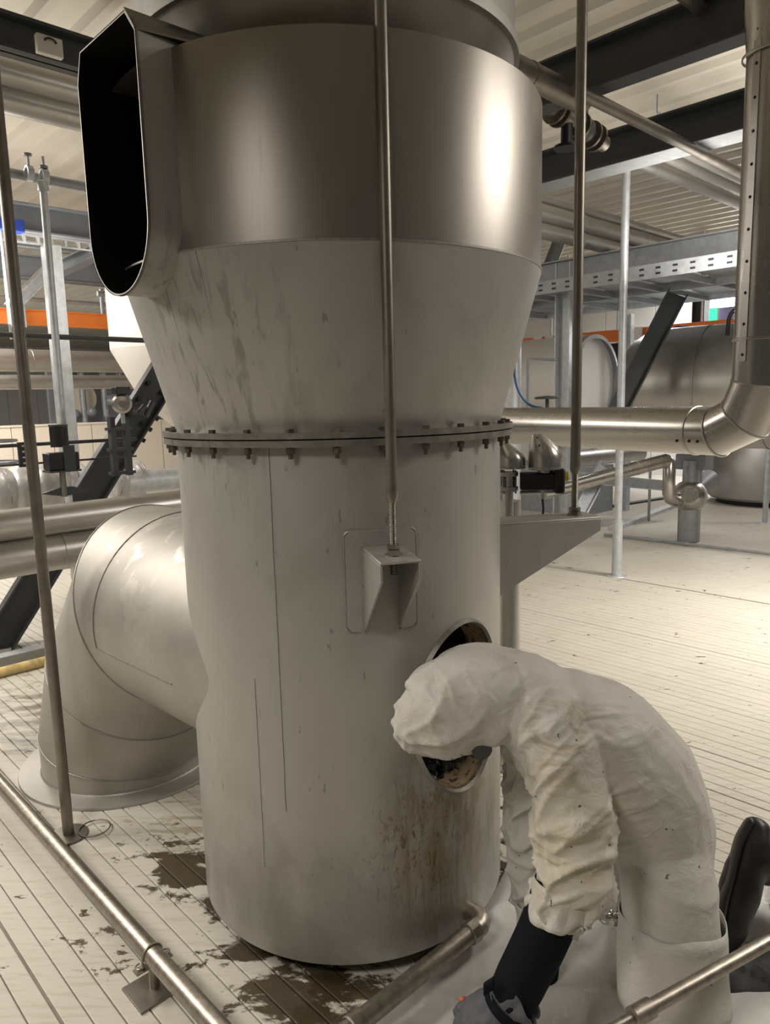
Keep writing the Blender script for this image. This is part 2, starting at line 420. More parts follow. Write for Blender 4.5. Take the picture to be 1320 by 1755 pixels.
# lower body with two openings cut through its wall
PHM = R(-46); nM = Vector((cos(PHM), sin(PHM), 0)); tM = Vector((-sin(PHM), cos(PHM), 0)); ZM = .807; MX, MZ = .185, .262
def bool_cut(target, cutters):
    for c_ in cutters:
        md = target.modifiers.new('cut', 'BOOLEAN'); md.object = c_; md.operation = 'DIFFERENCE'; md.solver = 'EXACT'
    dg = bpy.context.evaluated_depsgraph_get(); dg.update()
    me2 = bpy.data.meshes.new_from_object(target.evaluated_get(dg))
    target.modifiers.clear(); target.data = me2
    for c_ in cutters: bpy.data.objects.remove(c_)
    me2.polygons.foreach_set('use_smooth', [True]*len(me2.polygons)); me2.set_sharp_from_angle(angle=R(30))
mb = MB().lathe(C, [(RB, .06), (RB, 1.625), (RB-.012, 1.625), (RB-.012, .06), (RB, .06)], 144)
body = mb.build('lower_shell', m_tank, ves)
n = 64; A_ = SP(PHM, ZM, RB-.12); B_ = SP(PHM, ZM, RB+.1)
ring = [tM*(cos(2*pi*i/n)*MX)+Z*(sin(2*pi*i/n)*MZ) for i in range(n)]
cut = MB().rings([[A_+p for p in ring], [B_+p for p in ring]], True).build('cutter', m_tank)
bool_cut(body, [cut])
# collar lining of the manhole, rim, black inside
def shell_r(p):  # radial distance of the shell surface along nM for an offset across
    return sqrt(RB*RB-p*p)
rim_o = [C+tM*(cos(a)*MX)+Z*(ZM+sin(a)*MZ)+nM*(shell_r(cos(a)*MX)+.001) for a in [2*pi*i/n for i in range(n)]]
rim_i = [C+tM*(cos(a)*MX)+Z*(ZM+sin(a)*MZ)+nM*(shell_r(cos(a)*MX)-.10) for a in [2*pi*i/n for i in range(n)]]
m_lining = mat('rust_streaked_lining', (.36, .27, .17), .6, .3, var=.1)
t = NT(m_lining)
t.over(t.math('MULTIPLY', t.ramp(t.noise(t.pos((10, 10, 1)), 5, 5, .6), .52, .60), .9), (.05, .03, .015), .5)
MB().rings([rim_o, rim_i]).build('manhole_collar', m_lining, ves)
k1 = [C+tM*(cos(a)*(MX+.014))+Z*(ZM+sin(a)*(MZ+.014))+nM*(shell_r(cos(a)*(MX+.014))+.001) for a in [2*pi*i/n for i in range(n)]]
k2 = [C+tM*(cos(a)*(MX+.006))+Z*(ZM+sin(a)*(MZ+.006))+nM*(shell_r(cos(a)*(MX+.006))+.012) for a in [2*pi*i/n for i in range(n)]]
MB().rings([k1, k2, rim_o]).build('manhole_rim', m_weld, ves)
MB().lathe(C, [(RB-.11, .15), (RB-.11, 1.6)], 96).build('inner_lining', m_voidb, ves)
mb = MB(); g = []
for i in range(60):
    p = C+tM*random.uniform(-.12, .12)+Z*(ZM-MZ+.03+random.random()*.03)+nM*(RB-.06-random.random()*.06)
    mb.ball(p, random.uniform(.006, .016), nu=6, nv=4)
mb.build('wet_residue', mat('wet_residue', (.02, .02, .02), .1, 0, var=0), ves, kind='stuff')
MB().lathe(C, [(0, .10), (RB-.02, .10)], 96).build('bottom_plate', m_dark, ves)
MB().lathe(C, [(0, 0.001), (.30, 0.001), (.30, .10)], 64).build('foot_skirt', m_black, ves)
# flange rings, bolts
ZF = 1.643
fa = MB().lathe(C, [(RB, ZF-.020), (.580, ZF-.020), (.580, ZF-.002), (RB-.01, ZF-.002)], 144).build('lower_flange', m_flange, ves)
fb = MB().lathe(C, [(RB-.01, ZF+.002), (.582, ZF+.002), (.582, ZF+.018), (RB, ZF+.018)], 144).build('upper_flange', m_flange, ves)
bolt = MB(); bolt.cyl((0, 0, -.022), (0, 0, -.038), .0115, n=6); bolt.cyl((0, 0, -.038), (0, 0, -.052), .006, n=8)
bolt.cyl((0, 0, .018), (0, 0, .028), .0115, n=6); bolt.cyl((0, 0, -.024), (0, 0, .02), .0055, n=8)
m_bolt = mat('bolt_steel', (.17, .15, .125), .4, .8, var=.3, scale=90)
mbolt = local_mesh('bolt', bolt, m_bolt)
for k in range(28):
    ph = R(-152+k*360/28)
    place('bolt', mbolt, SP(ph, ZF, .562), (0, 0, ph+random.random()), ves)
# cone and drum
RU = .669; ZS, ZT = 2.125, 2.605
cone = MB().lathe(C, [(RB, ZF+.018), (RU, ZS), (RU-.01, ZS), (RB-.01, ZF+.018), (RB, ZF+.018)], 144).build('cone', m_tank, ves)
MB().lathe(C, [(RU, ZS), (RU+.0025, ZS+.001), (RU+.0025, ZS+.006), (RU, ZS+.007)], 144).build('drum_seam', m_weld, ves)
drum = MB().lathe(C, [(RU, ZS+.007), (RU, ZT), (RU-.01, ZT), (RU-.01, ZS+.007), (RU, ZS+.007)], 144).build('upper_drum', m_tank_up, ves)
MB().lathe(C, [(RU, ZT), (RU-.003, ZT+.003), (.50, ZT+.006), (.585, ZT+.15)], 144).build('shoulder', m_tank_up, ves)
MB().lathe(C, [(.585, ZT+.15), (.600, ZT+.15), (.600, ZT+.18), (.585, ZT+.18), (.585, 3.3), (.0, 3.3)], 144).build('neck', m_tank, ves)
# vertical weld seams
def vseam(ph, z0, z1, r0, r1, wdt=.0022, name='weld_seam'):
    pts = []
    for i in range(25):
        f = i/24; r = r0+(r1-r0)*f; pts.append(C+Vector((cos(ph), sin(ph), 0))*(r+.0004)+Z*(z0+(z1-z0)*f)+Vector((-sin(ph), cos(ph), 0))*.0025*noise.noise(Vector((f*9, ph, 0))))
    MB().tube(pts, wdt, 6).build(name, m_weld, ves)
vseam(R(-108), .55, 1.62, RB, RB, .0016); vseam(R(-117), .35, .95, RB, RB, .0009)
vseam(R(-131), ZF+.03, ZS, RB, RU, .0012); vseam(R(-118), ZF+.03, ZS, RB, RU, .001); 
# inlet stub on the drum
LS, WS = .738, .175
zt, zb = 2.675, 2.035
sec = []
sec += [(-WS, zt-.055), (-WS+.045, zt), (WS-.03, zt), (WS, zt-.07)]
cz = zb+WS*1.0
for i in range(0, 25):
    a = -pi*i/24
    sec.append((WS*cos(a), cz+WS*1.0*sin(a)))
n = len(sec)
def srows(L, off=0.):
    out = []
    cx, cy = 0, (zt+zb)/2
    for (s_, z_) in sec:
        k = 1-off/WS
        out.append(C-D2*L+D1*(s_*k)+Z*(cy+(z_-cy)*(1-off/.33)))
    return out
stub = MB()
for tg in (drum, cone):
    bool_cut(tg, [MB().rings([srows(LS+.1, .003), srows(.2, .003)], True).build('cutter', m_tank)])
o1, o2 = srows(LS), srows(.60)
i1, i2 = srows(LS, .0028), srows(.35, .006)
stub.rings([o1, o2]); stub.rings([o1, i1]);
stub.build('inlet_stub', m_tank, ves)
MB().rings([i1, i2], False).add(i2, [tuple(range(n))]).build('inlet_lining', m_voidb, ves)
MB().rings([srows(LS-.001, -.004), srows(LS-.006, -.004), srows(LS-.006, .0)]).build('inlet_lip', m_rod, ves)
hp = [C-D2*(LS+.002)+D1*(-WS)+Z*(zt-.055), C-D2*(LS+.002)+D1*(-WS+.045)+Z*(zt+.003), C-D2*.50+D1*(-WS+.045)+Z*(zt+.003), C-D2*.57+D1*(-WS-.03)+Z*(zt-.055)]
MB().prism(hp, (0, 0, .006)).build('inlet_hood_flange', m_tank_up, ves)
# side duct with mitred elbow
gd = Vector((-sin(R(46)), cos(R(46)), 0)); gn = Vector((cos(R(46)), sin(R(46)), 0))
RD, ZD = .41, .89
OFFD = RB-RD-.003                       # the duct leaves the shell tangentially
E0 = C-gn*OFFD+gd*1.504
path = [E0+Z*.0, E0+Z*.15, E0-gd*.16+Z*.50, E0-gd*.50+Z*ZD, C-gn*OFFD+gd*.0+Z*ZD]
duct = MB().miter(path, RD, 72)
side = build('side_duct', *(lambda m_: (m_.v, m_.f))(MB().rings([duct[0], duct[1]])), m_duct, ves)
for i in range(1, 4):
    MB().rings([duct[i], duct[i+1]]).build('duct_segment', m_duct, side)
for i in (1, 2, 3):
    rg = duct[i]; cc = sum(rg, Vector())/len(rg)
    MB().tube([cc+(p-cc)*1.003 for p in rg]+[cc+(rg[0]-cc)*1.003], .0032, 6).build('seam_bead', m_weld, side)
# patch seam drawn on the horizontal run
def on_duct(s_, a): # s_ along from tank axis, angle from top toward the camera side
    sd = gd.cross(Z); sd = sd if sd.y < 0 else -sd
    return C-gn*OFFD+gd*s_+Z*(ZD+cos(a)*(RD+.001))+sd*(sin(a)*(RD+.001))
pts = [on_duct(.86, a) for a in np.linspace(-.2, 1.75, 24)]+[on_duct(s_, 1.75) for s_ in np.linspace(.86, .30, 8)]
MB().tube(pts, .0028, 6).build('seam_bead', m_weld, side)
MB().lathe(E0, [(RD, .012), (.51, .012), (.513, .006), (.513, .0005)], 72).build('floor_collar', m_duct, side)
MB().lathe(E0, [(RD+.006, .012), (RD+.001, .018)], 72).build('seam_bead', m_weld, side)

# brackets
def rounded(w_, h_, r_, k=6):
    out = []
    for (sx, sy, a0) in ((1, 1, 0), (-1, 1, 90), (-1, -1, 180), (1, -1, 270)):
        for i in range(k+1):
            a = R(a0+90*i/k); out.append((sx*(w_/2-r_)+r_*cos(a), sy*(h_/2-r_)+r_*sin(a)))
    return out
def bracket(ph, L, ztop, h, wdt, pw_, phh, zc):
    nn = Vector((cos(ph), sin(ph), 0)); tt = Vector((-sin(ph), cos(ph), 0))
    def S(s_, z_, e): return C+tt*s_+Z*z_+nn*(sqrt(RB*RB-s_*s_)+e)
    # curved pad plate
    mb = MB(); rr = rounded(pw_, phh, .016)
    N = 14
    v = []; f = []
    for j in range(N+1):
        s_ = -pw_/2+pw_*j/N
        hh = phh/2-(.016-sqrt(max(0, .016**2-max(0, abs(s_)-(pw_/2-.016))**2)) if abs(s_) > pw_/2-.016 else 0)
        v += [S(s_, zc-hh, 0), S(s_, zc-hh, .006), S(s_, zc+hh, .006), S(s_, zc+hh, 0)]
    for j in range(N):
        a = j*4
        f += [(a+k, a+4+k, a+5+k, a+1+k) for k in range(3)]
    f += [(0, 1, 2, 3), (N*4+3, N*4+2, N*4+1, N*4)]
    mb.add(v, f)
    br = build('bracket', mb.v, mb.f, m_tank, ves, True, 0)
    lp = []
    for (s_, z_) in rr+[rr[0]]: lp.append(S(s_, zc+z_, .003))
    MB().tube(lp, .0042, 6, False).build('weld_bead', m_weld, br)
    th = .007
    for s_ in (-wdt/2, wdt/2-th):
        poly = [S(s_, ztop-h, .002), S(s_, ztop, .002), C+tt*s_+nn*(RB+L)+Z*ztop, C+tt*s_+nn*(RB+L)+Z*(ztop-.045)]
        MB().prism(poly, tt*th).build('gusset', m_tank, br, bevel=.0015)
    poly = [S(-wdt/2, ztop-.0, .0), C+tt*(-wdt/2)+nn*(RB+L+.002)+Z*ztop, C+tt*(wdt/2)+nn*(RB+L+.002)+Z*ztop, S(wdt/2, ztop, 0)]
    MB().prism(poly, Z*.008).build('top_plate', m_tank, br, bevel=.003)
    MB().tube([S(-wdt/2, ztop-h, .006), S(-wdt/2, ztop+.006, .006), S(wdt/2, ztop+.006, .006), S(wdt/2, ztop-h, .006)], .005, 6).build('weld_bead', m_weld, br)
    return nn
PH1, PH2 = R(-75.8), R(14.5)
n1 = bracket(PH1, .205, 1.335, .235, .108, .205, .285, 1.245)
n2 = bracket(PH2, .425, 1.285, .27, .14, .25, .36, 1.19)
def hanger(name, P, ztop, r, zthin, rt, ztop_b, label, group):
    t_ = thing(name, P+Z*ztop_b, label, 'rod', group)
    MB().cyl(P+Z*(zthin), P+Z*ztop, r, n=20).build('tube', m_rod, t_)
    MB().lathe(P, [(rt, zthin-.02), (r+.001, zthin-.004), (r+.001, zthin+.02)], 20).build('coupler', m_rod, t_)
    # threaded bar
    prof = []
    z_ = ztop_b-.05
    while z_ < zthin: prof += [(rt, z_), (rt-.0012, z_+.0022)]; z_ += .0044
    MB().lathe(P, prof, 14).build('threaded_bar', m_bolt, t_)
    m_ = MB().cyl(P+Z*(ztop_b), P+Z*(ztop_b+.004), rt*2.3, n=20).build('washer', m_rod, t_)
    for z0 in (ztop_b+.004, ztop_b+.018):
        MB().cyl(P+Z*z0, P+Z*(z0+.012), rt*1.75, n=6).build('nut', m_rod, t_)
    MB().cyl(P+Z*(ztop_b-.022), P+Z*(ztop_b-.010), rt*1.75, n=6).build('nut', m_rod, t_)
hanger('hanger_rod', C+n1*(RB+.135), 4.27, .0145, 1.50, .0095, 1.343, 'steel hanger rod running down in front of the vessel to its front bracket', None)
hanger('hanger_rod', C+n2*(RB+.355), 4.27, .0185, 1.47, .0125, 1.293, 'dark steel hanger rod standing on the bracket at the right of the vessel', None)
# ================================================================ FLOOR PIPES AND POSTS NEAR THE VESSEL
# left support post with its disc
def post(P, r, ztop, m, name, label, cat, disc=.07, group=None, sleeve=None, lean=(0, 0)):
    t_ = thing(name, P, label, cat, group)
    MB().cyl(P+Z*.006, P+Z*ztop+Vector((*lean, 0)), r, n=16).build('shaft', m, t_)
    if disc: MB().lathe(P, [(0, .010), (disc-.004, .008), (disc, .001)], 36).build('base_disc', m, t_)
    if sleeve: MB().cyl(P+Z*.01, P+Z*sleeve, r*1.35, r*1.25, n=16).build('sleeve', m, t_)
    return t_
Pp = on_z(118, 1432, 0)
tp = post(Pp, .0215, 4.25, m_rod, 'support_post', 'brown steel post standing on a round disc left of the vessel', 'post', .078)
MB().tube([Pp+Vector((.02, .0, .0)) + Vector((.075+.062*cos(a), .03+.062*sin(a), .012+.0)) for a in np.linspace(0, 2*pi, 28)], .003, 6).build('wire_loop', m_rod, tp)

ZPL = .115
a_, b_ = on_z(0, 1343, ZPL), on_z(368, 1755, ZPL)
dd = (b_-a_).normalized()
lp = thing('floor_pipe', (a_+b_)/2, 'long scratched steel pipe raised off the floor at the lower left', 'pipe')
MB().cyl(a_-dd*1.0, b_+dd*.6, .0285, n=28).build('tube', m_tube, lp)
K = along(a_, dd, 262, 1648); sd = dd.cross(Z).normalized()
st = thing('pipe_support', Vector((K.x, K.y, 0)), 'small steel stand with square foot plate holding up the lower left floor pipe', 'bracket')
MB().box(Vector((K.x, K.y, .004)), .15, .13, .007, sd, dd).build('foot_plate', m_rod, st, bevel=.001)
MB().cyl(Vector((K.x, K.y, .007)), Vector((K.x, K.y, ZPL-.03)), .015, n=16).build('leg', m_rod, st)
MB().box(Vector((K.x, K.y, ZPL-.030)), .115, .03, .004, sd, dd).build('saddle', m_rod, st)
ub = [K+sd*(-.034)-Z*.040]+[K+sd*(-.031*cos(a))+Z*(.031*sin(a)) for a in np.linspace(0, pi, 15)]+[K+sd*.034-Z*.040]
MB().tube(ub, .0035, 8).build('u_bolt', m_tube, st)
for s_ in (-1, 1):
    MB().cyl(K+sd*(s_*.034)-Z*.028, K+sd*(s_*.034)-Z*.020, .0075, n=6).build('nut', m_tube, st)
    MB().tube([K+sd*(s_*(.036+.018*sin(a)))+dd*(.012*cos(a))-Z*.016 for a in np.linspace(0, pi, 9)], .0028, 6).build('clip', m_tube, st)

# drain pipe at the foot of the vessel
ZD1 = .10
a_ = on_z(815, 1592, ZD1); b_ = on_z(603, 1762, ZD1); dd = (b_-a_).normalized()
dp = thing('drain_pipe', (a_+b_)/2, 'scuffed steel drain pipe with threaded elbow leaving the foot of the vessel', 'pipe')
MB().cyl(a_, b_+dd*.25, .028, n=28).build('tube', m_tube, dp)
MB().lathe(a_, [(.028, -.002), (.035, .0), (.035, .035), (.028, .037)], 8, dd).build('union_nut', m_tube, dp)
MB().lathe(b_-dd*.035, [(.028, -.002), (.034, .0), (.034, .04), (.03, .044)], 24, dd).build('socket', m_tube, dp)
to = (C+Z*ZD1-a_); to.z = 0; to = to.normalized()
el = [a_-dd*0, a_-dd*.022, a_-dd*.036+to*.006+Z*.002, a_-dd*.044+to*.022+Z*.003, a_-dd*.045+to*.075+Z*.004]
MB().tube(el, [.031, .031, .031, .031, .029], 20).build('elbow', m_tube, dp)

# rail pipe crossing in front of the worker's knee
a_ = on_z(1062, 1756, .36); b_ = on_z(1320, 1612, .36); dd = (b_-a_).normalized()
rp = thing('floor_pipe', (a_+b_)/2, 'dull steel pipe crossing in front of the worker at the lower right', 'pipe')
MB().cyl(a_+dd*.05, b_+dd*1.2, .0165, n=24).build('tube', m_tube, rp)
MB().cyl(a_-dd*.25, a_+dd*.06, .0125, n=24).build('tube', m_tube, rp)
MB().lathe(a_+dd*.04, [(.013, -.002), (.022, 0), (.022, .055), (.0165, .058)], 24, dd).build('coupling', m_tube, rp)
q_ = b_+dd*1.1; MB().cyl(Vector((q_.x, q_.y, 0)), q_, .014, n=12).build('leg', m_tube, rp)

# thin posts to the right
P1 = on_z(1057, 987, 0)
post(P1, .036, 3.75, m_galv, 'support_post', 'thin galvanised post on the bright floor right of the vessel', 'post', .10, sleeve=.55)
P2 = on_z(1311, 896, 0)
post(P2, .034, 1.5, m_galv, 'support_post', 'short thin post near the round tank at the right edge', 'post', .10)
# upright pipe behind the vessel, seen below the right bracket
P3 = on_r(874, 1080, 3.3)
t_ = thing('riser_pipe', (P3.x, P3.y, 0), 'vertical steel pipe rising from the floor behind the right flank of the vessel', 'pipe')
MB().cyl((P3.x, P3.y, 0), (P3.x, P3.y, 1.28), .048, n=24).build('tube', m_pipe_s, t_)
P3b = Vector((P3.x-.06, P3.y-.0, 0))
MB().lathe((P3.x, P3.y, 0), [(.085, 0.001), (.085, .012), (.049, .013)], 24).build('foot_flange', m_pipe_s, t_)

# ---------------- actuated valve between vessel and right bracket
Pv = on_r(872, 880, 2.98)
vt = thing('valve_assembly', (Pv.x, Pv.y, Pv.z-.02), 'steel valve block with two hooded caps and a yellow knob beside the vessel', 'valve')
xr = Vector((cos(R(-9)), sin(R(-9)), 0)); yr = Z.cross(xr)
b0 = Vector((Pv.x, Pv.y, Pv.z))
MB().cyl(b0-Z*.02, b0+Z*.10, .019, n=20).build('stem', m_pipe_s, vt)
for z0 in (.095, .155): MB().lathe(b0, [(.02, z0), (.038, z0), (.038, z0+.016), (.02, z0+.016)], 24).build('clamp_flange', m_pipe_s, vt)
MB().cyl(b0+Z*.10, b0+Z*.17, .026, n=20).build('valve_body', m_pipe, vt)
for k in range(4):
    a = pi/4+k*pi/2; MB().cyl(b0+Vector((cos(a), sin(a), 0))*.034+Z*.085, b0+Vector((cos(a), sin(a), 0))*.034+Z*.18, .004, n=8).build('tie_bolt', m_bolt, vt)
hc = b0+xr*.135
MB().box(hc+Z*.133-xr*.02, .14, .07, .070, xr, yr).build('actuator_housing', m_black, vt, bevel=.006)
MB().cyl(hc+Z*.095+xr*.01, hc+Z*.18+xr*.01, .032, n=24).build('actuator_cylinder', m_pipe, vt)
MB().box(hc+Z*.135+xr*.065, .04, .09, .10, xr, yr).build('end_block', m_black, vt, bevel=.008)
MB().cyl(hc+Z*.150+xr*.083, hc+Z*.150+xr*.100, .021, n=20).build('knob', m_yellow, vt, label='yellow round knob')
MB().cyl(hc+Z*.085-xr*.09, hc+Z*.09+xr*.08, .008, n=10).build('tie_bar', m_pipe_s, vt)
MB().cyl(hc+Z*.095-xr*.00, hc+Z*.060-xr*.00, .011, n=10).build('cable_gland', m_galv, vt)
MB().tube([hc+Z*.06, hc+Z*.02+xr*.004, hc-Z*.03+xr*.0, hc-Z*.10-xr*.012], .0045, 8).build('cable', m_rubber, vt)
def hood(c, r, h):
    mb = MB(); rows = []
    # round skirt below, wedge above: slanted front, upright back
    for (z_, k, ox, squ) in ((0, 1, 0, 0), (.35, 1, 0, 0), (.62, .86, -.1, .2), (1.0, .34, -.48, .5)):
        ring = []
        for j in range(28):
            a = 2*pi*j/28
            ring.append(c+xr*(r*(k*cos(a)+ox))+yr*(r*(1-squ*.3)*max(k, .55)*sin(a))+Z*(z_*h))
        rows.append(ring)
    mb.rings(rows); mb.add(rows[-1], [tuple(range(28))]); return mb
h1 = hood(b0+xr*.145+Z*.185, .068, .135).build('hood', m_pipe, vt)
h2 = hood(b0+xr*.005+Z*.190, .062, .10).build('hood', m_pipe, vt)
for h_, cc, r_ in ((h1, b0+xr*.145+Z*.185, .068), (h2, b0+xr*.005+Z*.190, .062)):
    MB().lathe(cc, [(r_, -.004), (r_+.003, -.002), (r_+.003, .004), (r_, .006)], 28).build('rim', m_pipe, h_)
for (dx, dz) in ((-.035, .125), (-.028, .095), (-.03, .02)):
    MB().ball(b0+xr*(.145+dx)+Z*(.185+dz)-yr*.052, .004, nu=8, nv=6).build('rivet', m_black, h1)

# ---------------- the clad pipe on the right: horizontal run, elbow, riser
dirp = Vector((sin(R(30)), -cos(R(30)), 0))
Ph = on_r(1195, 738, 3.4)
Pl = along(Ph, -dirp, 700, 735)
cor = along(Ph, dirp, 1298, 740)
ZP = Ph.z; RP = .102
pipe_r = thing('clad_pipe', cor, 'polished clad pipe running level behind the vessel into an elbow at the right edge', 'pipe')
pts = [Pl, cor-dirp*.17, cor-dirp*.055+Z*.055, cor+Z*.19, Vector((cor.x, cor.y, 4.25))]
out = MB().miter(pts, RP, 48)
for i, nm in ((0, 'horizontal_cladding'), (1, 'elbow_segment'), (2, 'elbow_segment'), (3, 'riser_cladding')):
    MB().rings([out[i], out[i+1]]).build(nm, m_pipe, pipe_r)
for i in (1, 2, 3):
    rg = out[i]; cc = sum(rg, Vector())/48
    MB().tube([cc+(p-cc)*1.012 for p in rg+[rg[0]]], .0042, 6).build('lap_band', m_pipe_s, pipe_r)
def lapring(c, d, r, w_=.012): return MB().lathe(c, [(r, -w_), (r+.004, -w_*.6), (r+.004, w_*.6), (r, w_)], 40, d)
lapring(cor-dirp*.27, dirp, RP, .006).build('lap_band', m_pipe_s, pipe_r)
for z0 in (.36, 1.38, 1.60):
    lapring(Vector((cor.x, cor.y, ZP+z0)), Z, RP if z0 < 1 else RP+.012, .006).build('lap_band', m_pipe_s, pipe_r)
MB().lathe(Vector((cor.x, cor.y, ZP)), [(RP+.001, 1.39), (RP+.014, 1.55), (RP+.014, 1.60), (RP+.002, 1.61)], 40).build('collar', m_pipe, pipe_r)
toc = (EYE-cor); toc.z = 0; toc.normalize(); lat = toc.cross(Z)
scr = local_mesh('screw', MB().ball((0, 0, 0), .0065, nu=8, nv=6), m_black)
sdir = (toc*.78-lat*.62).normalized()
if sdir.x > 0: sdir = (toc*.78+lat*.62).normalized()
for k in range(11):
    place('screw', scr, Vector((cor.x, cor.y, ZP+.30+k*.115))+sdir*(RP+.001), (0, 0, 0), pipe_r)
MB().box(Vector((cor.x, cor.y, ZP+1.55))+sdir*(RP+.001), .003, .030, 2.55, sdir, sdir.cross(Z)*-1, Z).build('overlap_seam', m_pipe_s, pipe_r)
pf = (toc-dirp*toc.dot(dirp)); pf = (pf-Z*.35).normalized()
for s0 in (.30, .24, .20): place('screw', scr, cor-dirp*s0+pf*(RP+.001), (0, 0, 0), pipe_r)
# small bore pipes lower behind it
# ================================================================ BACKGROUND, LEFT
def level(px, py, r, px2, d):
    a = on_r(px, py, r); return a, along(a, d, px2, py)
def lpipe(name, label, px, py, r, px2, rad, m=None, d=D2, bands=(), cat='pipe', group=None, ext=(0, 0), n=28):
    a, b = level(px, py, r, px2, d); q = (b-a).normalized(); a = a-q*ext[0]; b = b+q*ext[1]
    return pipe_thing(name, label, cat, a, b, rad, m or m_pipe_s, bands, group, n)
def lbeam(name, label, px, py, r, px2, depth, width, m=None, d=D2, ext=(0, 0), cat='beam', group=None, tf=.014):
    a, b = level(px, py, r, px2, d); q = (b-a).normalized(); a = a-q*ext[0]; b = b+q*ext[1]
    o = ibeam(a, b, depth, width, tf).build(name, m or m_dark, smooth=False); setp(o, label, cat, group); return o
lpipe('clad_pipe', 'upper of two thick silver pipes passing behind the mitred side duct', 0, 902, 4.3, 300, .085, m_pipe_s, bands=(.18, .8), ext=(.6, 1.5))
lpipe('clad_pipe', 'lower of two thick silver pipes passing behind the mitred side duct', 0, 960, 4.3, 300, .103, m_pipe_s, bands=(.3,), ext=(.6, 1.5))
a = on_r(-14, 1100, 5.9); a.z = 0.0
b = on_r(330, 560, 6.1)
o = ibeam(a, b, .25, .20, .016, .012, up=Vector((.2, -.98, 0))).build('diagonal_brace', m_dark, smooth=False)
o = MB(); br_ = thing('diagonal_brace', a, 'dark grey steel diagonal brace climbing from the floor behind the left pipes', 'brace')
bpy.data.objects.remove(bpy.data.objects['diagonal_brace']); br_.name = 'diagonal_brace'; OFF['diagonal_brace'] = Vector(a)
dB = (b-a).normalized(); sB = Vector((EYE.x-a.x, EYE.y-a.y, 0)).normalized(); sB = (sB-dB*sB.dot(dB)).normalized(); uB = dB.cross(sB)
cB = (a+b)/2; LB = (b-a).length
MB().box(cB, LB, .20, .012, dB, uB, sB).build('web', m_dark, br_, False)
for s_ in (-1, 1): MB().box(cB+uB*(s_*.105), LB, .013, .17, dB, uB, sB).build('flange', m_dark, br_, False)
bb = local_mesh('bolt', MB().cyl((0, 0, 0), (0, 0, .035), .018, n=6), m_black)
for k in range(6):
    q = a+dB*(LB*(.70+.05*(k//2)))+uB*((k % 2-.5)*.12)+sB*.01
    o = place('bolt', bb, q, sB.to_track_quat('Z', 'Y').to_euler(), br_)
for k in range(3):
    q = a+dB*(LB*(.66+.035*k))+(uB if uB.z < 0 else -uB)*.112
    place('bolt', bb, q, (uB if uB.z < 0 else -uB).to_track_quat('Z', 'Y').to_euler(), br_)

# quilted insulation jackets on a valve line, and its bare galvanised run
a, b = level(-20, 845, 6.6, 235, D2)
def jacket(p, q, r0, label, seed):
    mb = MB(); d = (q-p).normalized(); x = Z; y = d.cross(x); L = (q-p).length; N, K_ = 40, 28; rows = []
    for i in range(N+1):
        f = i/N; ring = []
        for j in range(K_):
            an = 2*pi*j/K_
            pu = abs(sin(f*L/.17*pi))**.5*.035+.02*noise.noise(Vector((f*7, an*1.3, seed)))+.012*noise.noise(Vector((f*22, an*3, seed+4)))
            endk = min(1, (f*(1-f)*30))**.5
            ring.append(p+d*(f*L)+(x*cos(an)+y*sin(an))*((r0-.035+pu)*(.7+.3*endk)))
        rows.append(ring)
    t_ = thing('insulation_jacket', p, label, 'insulation', 'quilted jackets on the left pipeline')
    mb.rings(rows, True).build('quilted_cloth', m_quilt, t_)
    for f in (.15, .85):
        c_ = p.lerp(q, f); MB().lathe(c_, [(r0*.93, -.01), (r0*.96, 0), (r0*.93, .01)], 24, d).build('tie_strap', m_galvd, t_)
    return t_
jacket(a, a.lerp(b, .62), .20, 'long silver quilted insulation jacket resting above the left pipes, left of the brace', 1)
jacket(a.lerp(b, .80), b+(b-a).normalized()*.05, .165, 'short silver quilted insulation jacket right of the dark diagonal brace', 5)
q_ = on_r(12, 795, 6.5)
jacket(q_-Z*.02-D2*.1, q_+Z*.22-D2*.1, .20, 'bulging upright silver quilted jacket at the left picture edge', 9)
lpipe('galvanised_pipe', 'bright galvanised pipe between the quilted jacket and the vessel', 215, 828, 6.9, 330, .10, m_galv, bands=(.1,), ext=(0, 1))
# strut frame with the black actuator
fr = thing('strut_frame', on_r(120, 800, 5.2), 'thin dark strut frame of two level bars left of the vessel', 'frame')
for (y0, rr) in ((766, .012), (800, .007)):
    a, b = level(-20, y0, 5.2, 235, D2); MB().cyl(a, b, rr, n=8).build('bar', m_dark, fr)
a, b = level(-20, 783, 5.2, 235, D2)
for f in (.22,):
    c_ = a.lerp(b, f)
    MB().box(c_, .075, .02, .16, D2, None, None).build('slotted_strut', m_dark, fr, False)
    for k in range(4): MB().box(c_-D1*.012+Z*(-.055+k*.037), .03, .004, .010, D2).build('slot', m_label, fr, False)
ac = on_r(105, 790, 5.1)
at_ = thing('valve_actuator', ac-Z*.1, 'black boxed valve actuator with round cap hanging on the strut frame', 'actuator')
MB().cyl(ac+Z*.09, ac+Z*.23, .055, n=20).build('cap', m_black, at_)
MB().lathe(ac, [(.0, .232), (.058, .232), (.058, .222), (.055, .22)], 20).build('cap_rim', m_dark, at_)
MB().box(ac-Z*.00, .19, .12, .11, D2, None, None).build('housing', m_black, at_, bevel=.008)
MB().box(ac-D1*.065+D2*.03+Z*.02, .07, .01, .16, D2).build('face_plate', m_dark, at_, False)
MB().box(ac-Z*.062, .20, .13, .012, D2).build('base_plate', m_dark, at_, False)
MB().cyl(ac-Z*.23, ac-Z*.06, .020, n=10).build('stem', m_rod, at_)
MB().prism([ac-Z*.20-D2*.14, ac-Z*.17-D2*.02, ac-Z*.17+D2*.06, ac-Z*.21+D2*.16, ac-Z*.23], D1*.04).build('bonnet', m_dark, at_)
